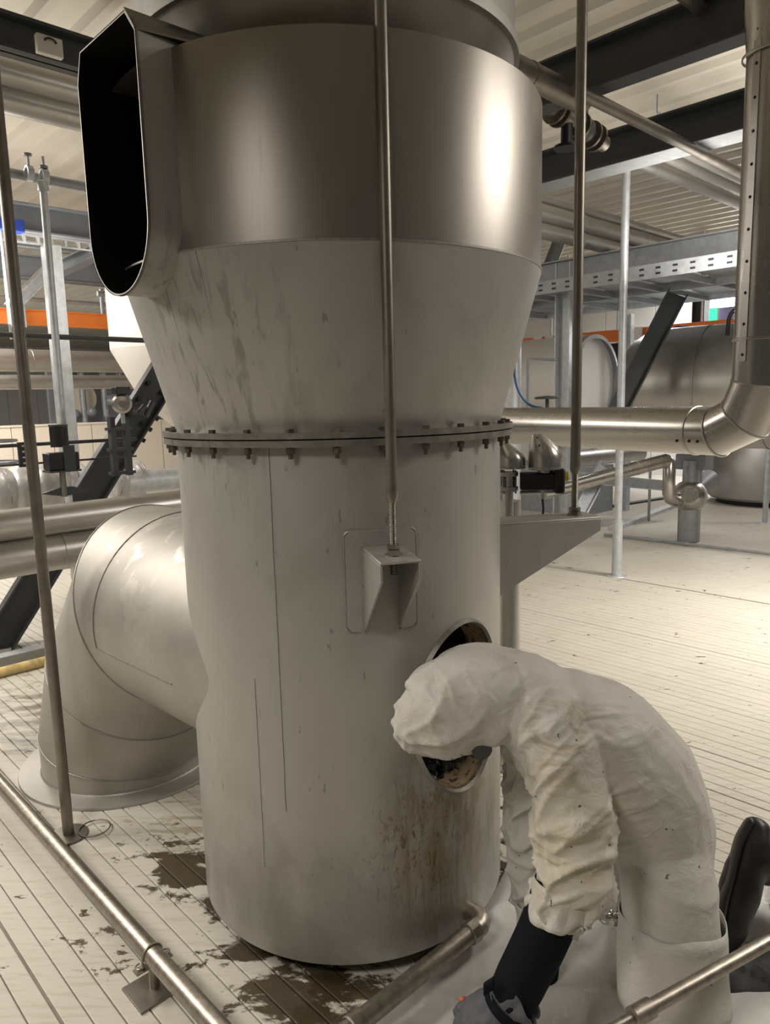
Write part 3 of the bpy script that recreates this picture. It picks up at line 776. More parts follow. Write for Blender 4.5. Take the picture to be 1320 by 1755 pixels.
# clamp station with round steel pot
gc = on_r(206, 765, 5.3)
gt = thing('pressure_pot', gc-Z*.15, 'round polished steel pot on a dark bracket fixed beside the diagonal brace', 'instrument')
for s_ in (-1, 1): MB().box(gc+D2*(.05*s_), .035, .05, .40, D2).build('upright', m_dark, gt, False)
for z0 in (-.18, -.02, .12): MB().box(gc+Z*z0, .17, .06, .02, D2).build('cross_plate', m_dark, gt, False)
pc = on_r(209, 692, 5.2); ax = (EYE-pc).normalized()
MB().lathe(pc, [(0, .012), (.022, .012), (.022, .03), (.05, .035), (.064, .02), (.066, -.03), (.05, -.06), (0, -.06)], 32, ax).build('pot', m_pipe, gt)
MB().box(pc+Z*.085, .10, .08, .05, D2).build('head', m_black, gt, bevel=.006)
MB().cyl(pc-Z*.13, pc-Z*.05, .014, n=10).build('stem', m_galvd, gt)
for k in range(3): MB().cyl(pc-Z*(.05+.02*k)+D2*(.06+.05*k), pc-Z*(.05-.03*k)+D2*(.10+.06*k), .022, n=10).build('clamp', m_dark, gt)
# low beige partition behind
a, b = level(-60, 735, 12.5, 340, D2)
pz = a.z; pa = thing('partition_wall', a*1, 'low beige panel partition running behind the left pipes', 'wall')
pa.location.z = 0; OFF[pa.name] = Vector((a.x, a.y, 0)); Lp = (b-a).length
for k in range(int(Lp/.62)+1):
    c_ = a+(b-a).normalized()*(.62*k+.31)
    MB().box(Vector((c_.x, c_.y, pz/2)), .608, .08, pz, D2).build('panel', m_beige, pa, False)
MB().box(Vector(((a.x+b.x)/2, (a.y+b.y)/2, pz+.01)), Lp, .1, .03, D2).build('cap_rail', m_beige, pa, False)
# machinery skid above it
sk = thing('machine_skid', on_z(170, 900, 0)*1, 'dark machinery skid packed with small pipes behind the partition', 'machine')
S0 = on_r(175, 682, 14.5)
MB().box(S0+D1*.6, 1.5, .1, 1.15, D2).build('back_plate', m_grey, sk, False)
MB().box(S0+Z*.58, 1.55, .6, .07, D2).build('top_frame', m_dark, sk, False)
for f in (-.72, -.35, .05, .36, .66): MB().cyl(S0+D2*f-Z*1.2, S0+D2*f+Z*.55, .055, n=12).build('upright_pipe', m_pipe_s if f < -.5 else m_galvd, sk)
MB().lathe(S0-D2*.32-Z*.0+D1*.3, [(0, 0), (.30, 0), (.30, .1), (0, .1)], 28, -D1).build('round_cover', m_beige, sk)
for k in range(9):
    p = S0+D2*random.uniform(-.6, .6)+Z*random.uniform(-.5, .4)-D1*random.uniform(0, .3)
    if k % 3: MB().cyl(p, p+D2*random.uniform(.15, .4), random.uniform(.03, .06), n=10).build('cross_pipe', m_galvd, sk)
    else: MB().ball(p, .09, nu=12, nv=8).build('valve_body', m_grey, sk)
MB().box(Vector((S0.x, S0.y, S0.z-.9)), 1.5, .5, .7, D2).build('base_frame', m_grey, sk, False)
# pipes, beams further up
lpipe('clad_pipe', 'pale silver level pipe just below the black pipe, far left', -10, 617, 11, 260, .15, m_pipe_s, bands=(.35,), ext=(1, 1))
lpipe('clad_pipe', 'thinner silver level pipe under the pale one, far left', 60, 655, 11.5, 262, .10, m_pipe_s, ext=(2, 1))
lpipe('black_pipe', 'thin black level pipe crossing just under the left orange beam', -10, 573, 6.5, 262, .022, m_dark, ext=(.5, .5))
ob = lbeam('crane_beam', 'orange level beam at the left, crossing behind the posts', -20, 540, 9.5, 262, .175, .10, m_orange, ext=(1, 1))
op = on_r(30, 540, 9.3)
tt_ = thing('beam_clamp', op-Z*.12, 'pale steel clamp plate gripping the left orange beam', 'clamp')
MB().box(op, .16, .05, .26, D2).build('plate', m_galv, tt_, False)
for s_ in (-.045, .045):
    for z0 in (-.07, .07): MB().cyl(op-D1*.03+D2*s_+Z*z0, op-D1*.045+D2*s_+Z*z0, .012, n=6).build('bolt', m_galvd, tt_)
lbeam('roof_beam', 'broad lilac grey steel beam high at the left behind the thin galvanised tube', -20, 366, 7.2, 190, .24, .16, m_grey, ext=(1, 2))
lbeam('roof_beam', 'lower grey steel beam at the left under the ladder tray', -20, 452, 9.5, 200, .26, .16, m_grey, ext=(1, 2))
lbeam('roof_beam', 'thin grey purlin at the left between the two grey beams', -20, 412, 8.4, 190, .07, .10, m_galvd, ext=(1, 2))
lpipe('handrail', 'thin grey railing pipe at the left above the orange beam', -10, 508, 10, 225, .026, m_galvd, ext=(1, 1), cat='railing')
ra = on_r(176, 532, 10); MB_ = MB().cyl(ra-Z*.14, ra+Z*.26, .024, n=10).cyl(ra+Z*.2-D2*.05, ra+Z*.2+D2*.05, .035, n=10)
setp(MB_.build('railing_post', m_galvd), 'short grey railing post above the left orange beam', 'railing')
# ladder tray
lt = thing('ladder_tray', on_r(100, 398, 7.9), 'white ladder cable tray below the broad lilac grey beam', 'cable tray')
for dz in (0, .07):
    a, b = level(-10, 396, 7.9, 175, D2); MB().box((a+b)/2-Z*dz, (b-a).length+.8, .03, .012, D2).build('side_rail', m_galv, lt, False)
for k in range(9):
    c_ = a.lerp(b, k/8.); MB().box(c_-Z*.035, .02, .05, .06, D2).build('rung', m_galv, lt, False)
# diagonal pale plate
a, b = on_r(18, 528, 9.0), on_r(84, 462, 9.3)
setp(ibeam(a, b, .12, .10).build('tie_brace', m_galv, smooth=False), 'short pale diagonal brace above the left end of the orange beam', 'brace')
a, b = on_r(100, 462, 8.6), on_r(178, 426, 8.3)
setp(ibeam(a, b, .12, .16).build('tie_brace', m_grey, smooth=False), 'short grey slanting bracket beam under the ladder tray', 'brace')
# tall column and thin tube
pcx = on_r(112, 700, 8.0)
setp(MB().box(Vector((pcx.x, pcx.y, 1.65)), .15, .15, 3.30, D2).build('steel_column', m_galv, smooth=False, bevel=.01), 'square galvanised steel column behind the thin tube at the left', 'column')
px_ = on_r(109, 780, 5.6)
t_ = thing('hanger_tube', (px_.x, px_.y, 0), 'thin bright galvanised tube hanging from a clamp at the left', 'tube')
px_t = on_r(73, 312, 5.6)
MB().cyl((px_.x, px_.y, .0), px_t, .025, n=16).build('tube', m_galv, t_)
MB().lathe(px_t, [(.026, -.06), (.036, -.06), (.036, .0), (.02, .01)], 16).build('end_fitting', m_galv, t_)
hp_ = lpipe('gas_pipe', 'grey level pipe carrying two clamps near the top left', -10, 292, 5.7, 180, .034, m_galvd, ext=(.5, .6))
for (xx, yy, nm, lb) in ((50, 297, 'pipe_clamp', 'steel pipe clamp with upright bolt on the grey pipe, left one'), (76, 303, 'pipe_clamp', 'steel pipe clamp above the thin galvanised tube, right one')):
    c_ = on_r(xx, yy, 5.68); k_ = thing(nm, c_-Z*.05, lb, 'clamp')
    MB().lathe(c_, [(.034, -.02), (.05, -.02), (.05, .02), (.034, .02)], 20, D2).build('ring', m_galv, k_)
    MB().cyl(c_+Z*.04, c_+Z*.13, .010, n=8).build('bolt', m_galv, k_)
    MB().cyl(c_+Z*(.11 if xx < 60 else .05), c_+Z*(.125 if xx < 60 else .07), .028, n=10).build('nut', m_galvd, k_)
# blue hoist clamp with two rods
bc = on_r(10, 386, 7.0)
k_ = thing('hoist_clamp', bc-Z*.08, 'blue beam clamp at the left edge carrying two thin rods', 'clamp')
MB().box(bc, .26, .12, .10, D2).build('body', m_blue, k_, bevel=.01)
MB().cyl(bc+Z*.05, bc+Z*.11, .03, n=8).build('nut', m_galv, k_)
for s_ in (-.045, .055): MB().cyl(bc+D2*s_-Z*.92, bc+D2*s_-Z*.05, .012, n=8).build('rod', m_galv, k_)
# two fat pipes high up
lpipe('clad_pipe', 'upper fat silver pipe under the roof at the top left', -10, 118, 5.4, 190, .09, m_pipe_s, ext=(.6, 1.6), bands=(.2,))
lpipe('clad_pipe', 'lower fat silver pipe under the roof at the top left', -10, 163, 5.5, 190, .096, m_pipe_s, ext=(.6, 1.6), bands=(.5,))
cb = lbeam('channel_beam', 'dark channel beam at the top left corner holding the post', -10, 52, 3.55, 175, .14, .10, m_dark, ext=(.8, .8))
lc = on_r(84, 80, 3.42)
k_ = thing('junction_box', lc-Z*.04, 'small white clip plate fixed to the dark channel beam', 'plate')
MB().box(lc, .10, .03, .07, D2).build('plate', m_label, k_, bevel=.003)
MB().tube([lc-D1*.02+D2*(.022*cos(a))+Z*(.014*sin(a)+.01) for a in np.linspace(0, pi, 9)], .004, 6).build('handle', m_black, k_)
# white hopper
hq = on_r(305, 600, 8.2)
h_ = thing('white_hopper', (hq.x, hq.y, 1.5), 'white conical hopper standing behind the left flank of the vessel', 'hopper')
z1 = on_r(200, 600, 8.2).z; z2 = on_r(240, 692, 8.2).z; rr_ = .68
MB().lathe(Vector((hq.x, hq.y, 0)), [(rr_, z1+.0), (rr_+.01, 4.2)], 48).build('shell', m_white, h_)
MB().lathe(Vector((hq.x, hq.y, 0)), [(rr_*.58, z2), (rr_, z1)], 48).build('cone', m_white, h_)
MB().lathe(Vector((hq.x, hq.y, 0)), [(0, z2-.25), (rr_*.15, z2-.25), (rr_*.58, z2)], 48).build('outlet', m_white, h_)
# kerb and pale floor strip on the left
a, b = level(-20, 1128, 5.6, 240, D2)
a = on_z(-20, 1136, .06); b = along(a, D2, 260, 1100)
setp(MB().box((a+b)/2-Z*.03, (b-a).length+1, .10, .12, D2).build('edge_kerb', m_galvd, smooth=False, bevel=.005), 'low grey metal kerb on the floor behind the side duct', 'kerb')
a = on_z(-20, 1158, .03); b = along(a, D2, 260, 1100)
setp(MB().cyl(a-D2*.5, b, .035, n=12).build('foam_strip', mat('yellowed_foam', (.50, .38, .16), .8, 0, var=.5, scale=12)), 'yellowed foam strip lying against the grey kerb', 'foam')
# ================================================================ BACKGROUND, RIGHT
def ubeam(name, label, u0, u1, v, ztop, depth, width, m, cat='beam', group=None):
    return setp(ibeam(UV(u0, v, ztop-depth/2), UV(u1, v, ztop-depth/2), depth, width).build(name, m, smooth=False), label, cat, group)
ubeam('roof_beam', 'dark steel beam nearest under the roof at the upper right', -3, 4.5, 4.10, 3.76, .26, .14, m_dark)
ubeam('roof_beam', 'second dark steel beam with pale lower flange at the upper right', -3, 5.9, 5.52, 3.75, .25, .26, m_dark)
o = MB().box(UV(1.4, 5.52, 3.493), 9, .26, .006, D1, D2); setp(o.build('flange_strip', m_galvd, smooth=False), 'pale grey plate along the underside of the second dark beam', 'plate')
def along_z(px, py, z, d, px2): a = on_z(px, py, z); return a, along(a, d, px2, py)
def zpipe(name, label, px, py, z, px2, rad, m, d=D2, ext=(0, 0), **k):
    a, b = along_z(px, py, z, d, px2); q = (b-a).normalized()
    return pipe_thing(name, label, 'pipe', a-q*ext[0], b+q*ext[1], rad, m, **k)
# the second direction at the upper right: seen running down to the right
zpipe('roof_pipe', 'brown steel pipe crossing under both dark beams toward the right riser', 1010, 166, 3.44, 1275, .036, m_rod, ext=(.15, .8))
zpipe('roof_pipe', 'stub of brown pipe with flange at the top right beside the riser', 1190, 6, 3.72, 1262, .034, m_rod, ext=(.8, 0))
zpipe('roof_pipe', 'fat brown pipe emerging behind the drum at the upper right', 905, 128, 3.50, 1000, .07, m_rod, ext=(.8, 0), bands=(.6,))
for (px, py, rad, lb) in ((1120, 286, .055, 'nearer of three pale pipes beyond the second dark beam'), (1150, 270, .05, 'middle of three pale pipes beyond the second dark beam'), (1180, 262, .045, 'farthest of three pale pipes beyond the second dark beam')):
    zpipe('roof_pipe', lb, px, py, 3.6, 1290, rad, m_pipe_s, ext=(.4, 1), group='pale pipes beyond the second beam')
# dark valve cluster
vc = on_r(985, 225, 5.6)
k_ = thing('valve_cluster', vc-Z*.12, 'dark flanged valve cluster in the pipes right of the drum', 'valve')
dv = (D2*.9+Z*-.12).normalized()
MB().cyl(vc-dv*.35+Z*.05, vc+dv*.40+Z*.05, .055, n=18).build('pipe_spool', m_rod, k_)
for f in (-.26, -.20, -.02, .05, .20, .27): MB().cyl(vc+dv*f+Z*.05, vc+dv*(f+.02)+Z*.05, .095, n=20).build('flange', m_bolt, k_)
MB().ball(vc+dv*.12+Z*.05, .085, nu=16, nv=10).build('valve_body', m_dark, k_)
MB().cyl(vc-dv*.10-Z*.13, vc-dv*.10+Z*.05, .04, n=12).build('stem', m_black, k_)
MB().lathe(vc-dv*.10-Z*.15, [(.0, 0), (.085, 0), (.085, .02), (0, .02)], 20).build('handwheel', m_black, k_)
MB().cyl(vc+dv*.12+Z*.05, vc+dv*.12+Z*.28, .03, n=12).build('bonnet', m_dark, k_)
# small hook
hk = on_r(1127, 190, 6.4)
setp(MB().tube([hk+Z*.12, hk, hk-Z*.03+D2*.02, hk-Z*.02+D2*.045, hk+D2*.05], .009, 8).build('ceiling_hook', m_galv), 'small hook hanging under the roof sheets between the beams', 'hook')
# lower pipe bundle
for (px, py, rad, lb, mm) in ((915, 336, .05, 'upper of three clad pipes running under the second beam', m_pipe_s), (915, 362, .088, 'middle of three clad pipes running under the second beam', m_pipe_s), (915, 392, .072, 'lower of three clad pipes running under the second beam', m_pipe_s)):
    lpipe('clad_pipe', lb, px, py, 7.2, 1150, rad, mm, group='clad pipe bundle at the right', ext=(.1, .8), bands=(.25, .6))
# cable tray level
gb = on_r(1002, 457, 8.4); gb2 = along(gb, -D1, 1290, 410)
setp(ibeam(gb+D1*2.5, gb2-D1*.8, .20, .16).build('platform_beam', m_galvd, smooth=False), 'broad galvanised beam resting along the cable platform at the right', 'beam')
tz0 = on_r(940, 492, 8.0); tz1 = along(tz0, -D1, 1300, 450)
pl = thing('cable_platform', tz0, 'perforated galvanised cable platform seen from below at the right', 'cable tray')
L = (tz1-tz0).length+2.5; cc = (tz0+tz1)/2+D1*.6
MB().box(cc, L, .02, .13, D1, D2, Z).build('side_channel', m_galvd, pl, False)
MB().box(cc+D2*2.1, L, .02, .13, D1, D2, Z).build('side_channel', m_galv, pl, False)
MB().box(cc+D2*.95-Z*.02, L, .03, .10, D1, D2, Z).build('middle_channel', m_galvd, pl, False)
slot = local_mesh('slot', MB().box((0, 0, 0), .045, .006, .018, D1, D2, Z), m_black, False)
for k in range(int(L/.16)):
    for r_ in (0, 1):
        place('slot', slot, cc+D1*(-L/2+.08+.16*k)-D2*.011+Z*(-.025+.05*r_), (0, 0, 0), pl)
for k in range(int(L/.55)):
    MB().box(cc+D1*(-L/2+.3+.55*k)+D2*1.05-Z*.04, .04, 2.1, .05, D1, D2, Z).build('cross_bearer', m_galvd, pl, False)
    MB().box(cc+D1*(-L/2+.3+.55*k+.27)+D2*1.05+Z*.01, .50, 2.06, .012, D1, D2, Z).build('deck_panel', m_galvd, pl, False)
# columns
def column(px, py, r, w_, m, label, ztop, zb=0, name='steel_column'):
    c_ = on_r(px, py, r)
    return setp(ibeam(Vector((c_.x, c_.y, zb)), Vector((c_.x, c_.y, ztop)), w_, w_, up=D1).build(name, m, smooth=False), label, 'column')
column(971, 600, 8.6, .19, m_galv, 'bright galvanised steel column right of the drum', 3.2)
column(1078, 600, 11.5, .10, m_galv, 'slim galvanised post in front of the far right wall', 2.9)
column(1200, 560, 13.2, .20, m_dark, 'dark steel column against the far right wall beside the green sign', 4.2)
# diagonal braces
def brace(p0, r0, p1, r1, d_, w_, m, label):
    a, b = on_r(*p0, r0), on_r(*p1, r1)
    s = Vector((EYE.x-a.x, EYE.y-a.y, 0)).normalized()
    return setp(ibeam(a, b, d_, w_, up=(b-a).normalized().cross(s)).build('diagonal_brace', m, smooth=False), label, 'brace')
brace((1045, 730), 7.6, (1160, 505), 8.2, .20, .16, m_dark, 'dark diagonal brace leaning right in front of the horizontal tank')
brace((925, 500), 9.8, (962, 405), 9.8, .16, .12, m_galvd, 'short grey diagonal brace left of the bright column')
brace((965, 930), 7.4, (1035, 800), 8.6, .15, .12, m_galv, 'pale diagonal brace foot behind the right bracket')
# orange beam right, wall services
a = on_r(890, 590, 13.6); b = along(a, -D1, 1330, 590)
ob2 = setp(ibeam(a+D1*3, b-D1*1, .18, .10).build('crane_beam', m_orange, smooth=False), 'orange level beam in front of the far right wall', 'beam')
for (x_, lb) in ((925, 'white plate on the right orange beam, left one'), (945, 'white plate on the right orange beam, second one'), (1095, 'white plate on the right orange beam beside the brace')):
    c_ = along(a, -D1, x_, 590); setp(MB().box(c_-D2*.06, .16, .03, .19, D1, D2, Z).build('beam_plate', m_label, smooth=False), lb, 'plate')
for i, x_ in enumerate((912, 940, 1026, 1100, 1172)):
    c_ = along(a, -D1, x_, 590)+D2*.6
    setp(MB().cyl((c_.x, c_.y, 1.9), (c_.x, c_.y, 4.2), .018, n=8).build('conduit', m_galv), 'thin grey conduit on the far right wall, '+('leftmost, beside the cone', 'second, left of the bright column', 'third, right of the dark rod', 'fourth, left of the leaning brace', 'fifth, right of the leaning brace')[i], 'conduit', 'conduits on the far right wall')
gs = on_r(1217, 541, 14.0)
k_ = thing('exit_sign', gs-Z*.1, 'small glowing green emergency sign on the far right wall', 'sign')
MB().box(gs, .22, .06, .22, D1, D2, Z).build('lit_panel', m_green, k_, False)
MB().box(gs+D2*.04, .25, .05, .25, D1, D2, Z).build('frame', m_label, k_, False)
gs = on_r(1244, 548, 14.2)
setp(MB().box(gs, .34, .06, .42, D1, D2, Z).build('notice_board', m_violet, smooth=False), 'violet board on the far right wall beside the green sign', 'board')
# pale unit and dark opening
c_ = on_r(950, 655, 11.6)
k_ = thing('pale_unit', (c_.x, c_.y, .8), 'large pale rounded air unit behind the bright column', 'machine')
MB().cyl(Vector((c_.x, c_.y, c_.z))+D1*1.6, Vector((c_.x, c_.y, c_.z))-D1*.62, .66, n=56).build('casing', m_wall, k_)
MB().lathe(c_-D1*.62, [(.66, 0), (.66, .10), (.60, .11)], 56, -D1).build('end_band', m_galvd, k_)
MB().box(Vector((c_.x, c_.y, .35)), 1.6, .8, .7, D1, D2, Z).build('base', m_galvd, k_, False)
c_ = on_r(1068, 655, 13.4)
setp(MB().box(c_, 1.0, .5, 1.3, D1, D2, Z).build('dark_recess', m_black, smooth=False), 'dark cabinet behind the diagonal brace at the right', 'recess')  # solid black box stands in for the darkness of a recessed opening
# horizontal tank with domed end
ta = on_r(1115, 652, 9.0); ta.z = 1.80
k_ = thing('horizontal_tank', (ta.x, ta.y, .8), 'big horizontal insulated tank with domed end at the right', 'tank')
dT = (-D1*.88+D2*.10).normalized(); RT_ = .66
prof = [(0.0, -.36), (.20, -.345), (.40, -.27), (.55, -.14), (RT_, .05)]
MB().lathe(ta, prof, 56, dT).build('domed_end', m_pipe_s, k_)
for i in range(4):
    MB().lathe(ta+dT*(.05+i*.62), [(RT_, 0), (RT_, .60), (RT_+.006, .605), (RT_+.006, .62)], 56, dT).build('cladding_panel', m_pipe_s, k_)
for f in (.4, 1.9): 
    c_ = ta+dT*f+D2*.4; MB().cyl((c_.x, c_.y, 0), (c_.x, c_.y, 1.35), .05, n=12).build('leg', m_galvd, k_)
# hoses
for (pts_, rad, m_, lb) in (
    (((1152, 600, 9), (1150, 575, 9), (1163, 561, 9), (1190, 566, 8.8), (1218, 590, 8.6)), .022, m_rubber, 'black hose looping over the horizontal tank'),
    (((1247, 575, 8), (1250, 545, 8), (1262, 530, 8), (1290, 524, 8)), .02, m_rubber, 'black hose bending behind the right riser pipe'),
    (((884, 590, 6.5), (882, 640, 6.5), (890, 672, 6.5), (908, 694, 6.5), (930, 700, 6.5)), .012, m_bluehose, 'blue hose hanging beside the right flank of the vessel')):
    P_s = [on_r(*q) for q in pts_]; fine_ = []
    for i in range(len(P_s)-1):
        p0, p1, p2, p3 = P_s[max(i-1, 0)], P_s[i], P_s[i+1], P_s[min(i+2, len(P_s)-1)]
        for k in range(6):
            t0 = k/6; fine_.append(.5*((2*p1)+(p2-p0)*t0+(2*p0-5*p1+4*p2-p3)*t0**2+(3*p1-p0-3*p2+p3)*t0**3))
    setp(MB().tube(fine_+[P_s[-1]], rad, 8).build('hose', m_), lb, 'hose')
# round black lamp-like valve wheel above the clad pipe
wv = on_r(938, 684, 6.4)
k_ = thing('gate_valve', wv-Z*.1, 'dark valve handwheel just above the level clad pipe', 'valve')
MB().lathe(wv, [(0, 0), (.10, .0), (.11, .01), (.10, .02), (0, .03)], 24).build('wheel', m_dark, k_)
MB().cyl(wv-Z*.16, wv, .016, n=8).build('stem', m_dark, k_)
a = on_r(905, 705, 7.5); b = on_r(905, 615, 7.5)
setp(MB().tube([a, b, b+(D2*.5)*1.0], .016, 8).build('bent_conduit', m_galvd), 'thin grey bent conduit beside the bright column', 'conduit')
c_ = on_r(878, 680, 7.6)
setp(MB().cyl((c_.x, c_.y, 0), (c_.x, c_.y, 2.3), .09, n=20).build('riser_pipe', m_galv), 'pale riser pipe half hidden by the right flank of the cone', 'pipe')
# low pipework under the clad pipe
a = on_r(930, 845, 7.6); b = on_r(1142, 789, 8.8)
t_ = pipe_thing('low_pipe', 'bright low pipe sloping up to a downward elbow under the clad pipe', 'pipe', a, b, .075, m_pipe, (.35, .75))
c2 = on_r(1146, 846, 8.8); e_ = [b, b+(b-a).normalized()*.05-Z*.03, Vector((c2.x, c2.y, b.z-.12)), c2, c2-Z*.06+D2*.05, c2-Z*.10+D2*.16, c2-Z*.10+D2*.3]
MB().tube(e_, .07, 18).build('elbow', m_pipe, t_)
a = on_r(930, 792, 9.4); b = on_r(1100, 774, 10.2)
pipe_thing('low_pipe', 'dull low pipe directly under the clad pipe', 'pipe', a, b, .11, m_pipe_s, (.5,))
pb = on_r(1182, 850, 9.2)
k_ = thing('pump', (pb.x, pb.y, .02), 'steel pump with round body standing on the floor at the right', 'pump')
MB().cyl((pb.x, pb.y, .01), (pb.x, pb.y, pb.z-.1), .12, n=20).build('pedestal', m_galvd, k_)
MB().ball(pb, .20, .20, .19, nu=24, nv=14).build('casing', m_pipe, k_)
MB().cyl(pb+D2*.0, pb+D2*.55+Z*.15, .12, n=20).build('motor', m_grey, k_)
MB().cyl(pb+Z*.1, pb+Z*.42, .085, n=16).build('outlet', m_galvd, k_)
MB().box(pb+Z*.40+D2*.1, .35, .25, .18, D1, D2, Z).build('gearbox', m_grey, k_, bevel=.01)
MB().lathe(pb+Z*.02, [(.0, .2), (.10, .2), (.10, .23), (0, .23)], 20, (EYE-pb).normalized()).build('cover', m_pipe, k_)
vt_ = on_z(1300, 868, 0.0)
k_ = thing('round_tank', vt_, 'upright round steel tank on the floor at the right edge', 'tank')
MB().lathe(vt_+Vector((.35, .5, 0)), [(.0, .08), (.80, .08), (.84, .12), (.84, 1.28), (.80, 1.34), (0, 1.42)], 56).build('shell', m_pipe_s, k_)
MB().lathe(vt_+Vector((.35, .5, 0)), [(.70, .0), (.70, .10)], 40).build('skirt', m_black, k_)
# floor channels and conduit
for (p0, p1, z_, lb, w_, m_) in (((1050, 903), (1182, 853), .05, 'pale kerb running across the far right floor', .12, m_galv), ((1010, 872), (1150, 850), .03, 'dark floor channel beyond the pale kerb', .10, m_dark), ((955, 880), (1045, 868), .03, 'short dark floor strip right of the bright column', .06, m_dark)):
    a, b = on_z(*p0, z_), on_z(*p1, z_)
    setp(MB().box((a+b)/2-Z*z_/2, (b-a).length, w_, z_, (b-a)).build('floor_kerb', m_, smooth=False), lb, 'kerb')
a, b = on_z(1036, 916, .03), on_z(1330, 950, .03)
k_ = pipe_thing('floor_conduit', 'thin grey conduit with clips lying across the right floor', 'conduit', a, b, .018, m_galvd, (.28, .52, .75))
# low frame behind bracket
a, b = on_r(985, 818, 9.6), on_r(1140, 832, 10.4)
setp(ibeam(a, b, .14, .12).build('low_beam', m_galv, smooth=False), 'pale low beam behind the thin galvanised post', 'beam')
c_ = on_r(1113, 860, 10.6); setp(MB().cyl((c_.x, c_.y, 0), (c_.x, c_.y, .75), .02, n=8).build('support_post', m_galvd), 'very thin short post under the pale low beam', 'post')
# ================================================================ THE WORKER
def loft(P, rads, ref, n=24, ends=True):
    """tapered limb through P; rads = (across ref, other) ; rounded ends"""
    P = [Vector(p) for p in P]; mb = MB(); rows = []; m = len(P)
    rr = [(r, r) if not isinstance(r, tuple) else r for r in rads]
    # resample with a smooth spline
    Q = []; RR = []
    for i in range(m-1):
        p0, p1, p2, p3 = P[max(i-1, 0)], P[i], P[i+1], P[min(i+2, m-1)]
        for k in range(6):
            t0 = k/6
            Q.append(.5*((2*p1)+(p2-p0)*t0+(2*p0-5*p1+4*p2-p3)*t0**2+(3*p1-p0-3*p2+p3)*t0**3))
            s = t0*t0*(3-2*t0); RR.append((rr[i][0]*(1-s)+rr[i+1][0]*s, rr[i][1]*(1-s)+rr[i+1][1]*s))
    Q.append(P[-1]); RR.append(rr[-1]); m = len(Q); ref = Vector(ref)
    for i in range(m):
        d = (Q[min(i+1, m-1)]-Q[max(i-1, 0)]).normalized()
        x = (ref-d*ref.dot(d)).normalized(); y = d.cross(x)
        rows.append([Q[i]+x*(RR[i][0]*cos(2*pi*j/n))+y*(RR[i][1]*sin(2*pi*j/n)) for j in range(n)])
    if ends:
        for side in (0, 1):
            q = Q[0] if side == 0 else Q[-1]; r = RR[0] if side == 0 else RR[-1]
            d = (Q[0]-Q[1]).normalized() if side == 0 else (Q[-1]-Q[-2]).normalized()
            base = rows[0] if side == 0 else rows[-1]; extra = []
            for k in (30, 60, 80):
                a = R(k); extra.append([q+(p-q)*cos(a)+d*(min(r)*sin(a)) for p in base])
            rows = (extra[::-1]+rows) if side == 0 else (rows+extra)
    mb.rings(rows, True); return mb
def merge(name, mbs, voxel, m, parent, disp=None, smooth_it=4):
    mb = MB()
    for q in mbs: mb.add(q.v, q.f)
    o = build(name, mb.v, mb.f, m, parent, True)
    r_ = o.modifiers.new('r', 'REMESH'); r_.mode = 'VOXEL'; r_.voxel_size = voxel
    s_ = o.modifiers.new('s', 'SMOOTH'); s_.iterations = smooth_it; s_.factor = .6
    dg = bpy.context.evaluated_depsgraph_get(); dg.update()
    me = bpy.data.meshes.new_from_object(o.evaluated_get(dg)); o.modifiers.clear(); o.data = me
    if disp:
        off = OFF[parent.name]; N = len(me.vertices)
        nrm = [v.normal.copy() for v in me.vertices]
        new = np.empty(N*3)
        for i, v in enumerate(me.vertices):
            p = v.co+off; q = v.co+nrm[i]*disp(p, nrm[i]); new[3*i:3*i+3] = q
        me.vertices.foreach_set('co', new); me.update()
    me.polygons.foreach_set('use_smooth', [True]*len(me.polygons))
    if not me.materials: me.materials.append(m)
    return o
def J(x, y, r): return on_r(x, y, r)
VIEW = (J(1000, 1300, 1)-EYE).normalized()
pel = J(1130, 1425, 2.02)
wk = thing('person', Vector((pel.x, pel.y, 0)), 'worker in stained white hooded coverall kneeling bent over beside the vessel opening', 'person')
head_c = J(775, 1222, 1.84)
Lsh, Lel, Lcf, Lwr = J(955, 1255, 1.76), J(985, 1430, 1.70), J(962, 1545, 1.665), J(874, 1712, 1.60)
Fsh, Fel, Fwr = J(915, 1240, 2.06), J(915, 1440, 2.06), J(925, 1590, 2.02)
hipN, hipF = J(1135, 1450, 1.93), J(1110, 1440, 2.14)
kneN = J(1155, 1722, 1.83); ankN = kneN+Vector((.17, .34, .02))
kneF = hipF+Vector((.03, -.02, 0)); kneF.z = .11; ankF = kneF+Vector((.15, .36, -.02))
faced = (J(790, 1330, 1.80)-head_c).normalized()      # where the face points
crown = (J(690, 1250, 1.80)-J(880, 1180, 1.88)).normalized()
# body under the clothing
bd = []
bd.append(MB().ball(head_c, .075, .078, .105, 24, 16, ax=faced, az=crown))
bd.append(MB().ball(head_c+faced*.035-crown*.035, .055, .058, .070, 20, 12, ax=faced, az=crown))
bd.append(MB().ball(head_c+faced*.095-crown*.012, .017, .014, .026, 12, 8, ax=faced, az=crown))
sidev = faced.cross(crown).normalized()
for s_ in (-1, 1):
    bd.append(MB().ball(head_c+sidev*(.078*s_)-crown*.005, .022, .010, .032, 10, 8, ax=faced, az=crown))
    bd.append(MB().ball(head_c+faced*.070+sidev*(.030*s_)+crown*.022, .014, .014, .012, 10, 8))
bd.append(loft([head_c-crown*.06, J(890, 1200, 1.88), J(960, 1250, 1.92)], [.052, .058, .08], VIEW))
bd.append(loft([J(925, 1225, 1.90), J(1000, 1280, 1.94), J(1070, 1345, 1.98), J(1118, 1420, 2.02)], [(.18, .09), (.17, .10), (.15, .09), (.16, .10)], VIEW))
bd.append(loft([Lsh, Lel, Lwr], [.052, .040, .028], VIEW)); bd.append(loft([Fsh, Fel, Fwr], [.052, .040, .028], VIEW))
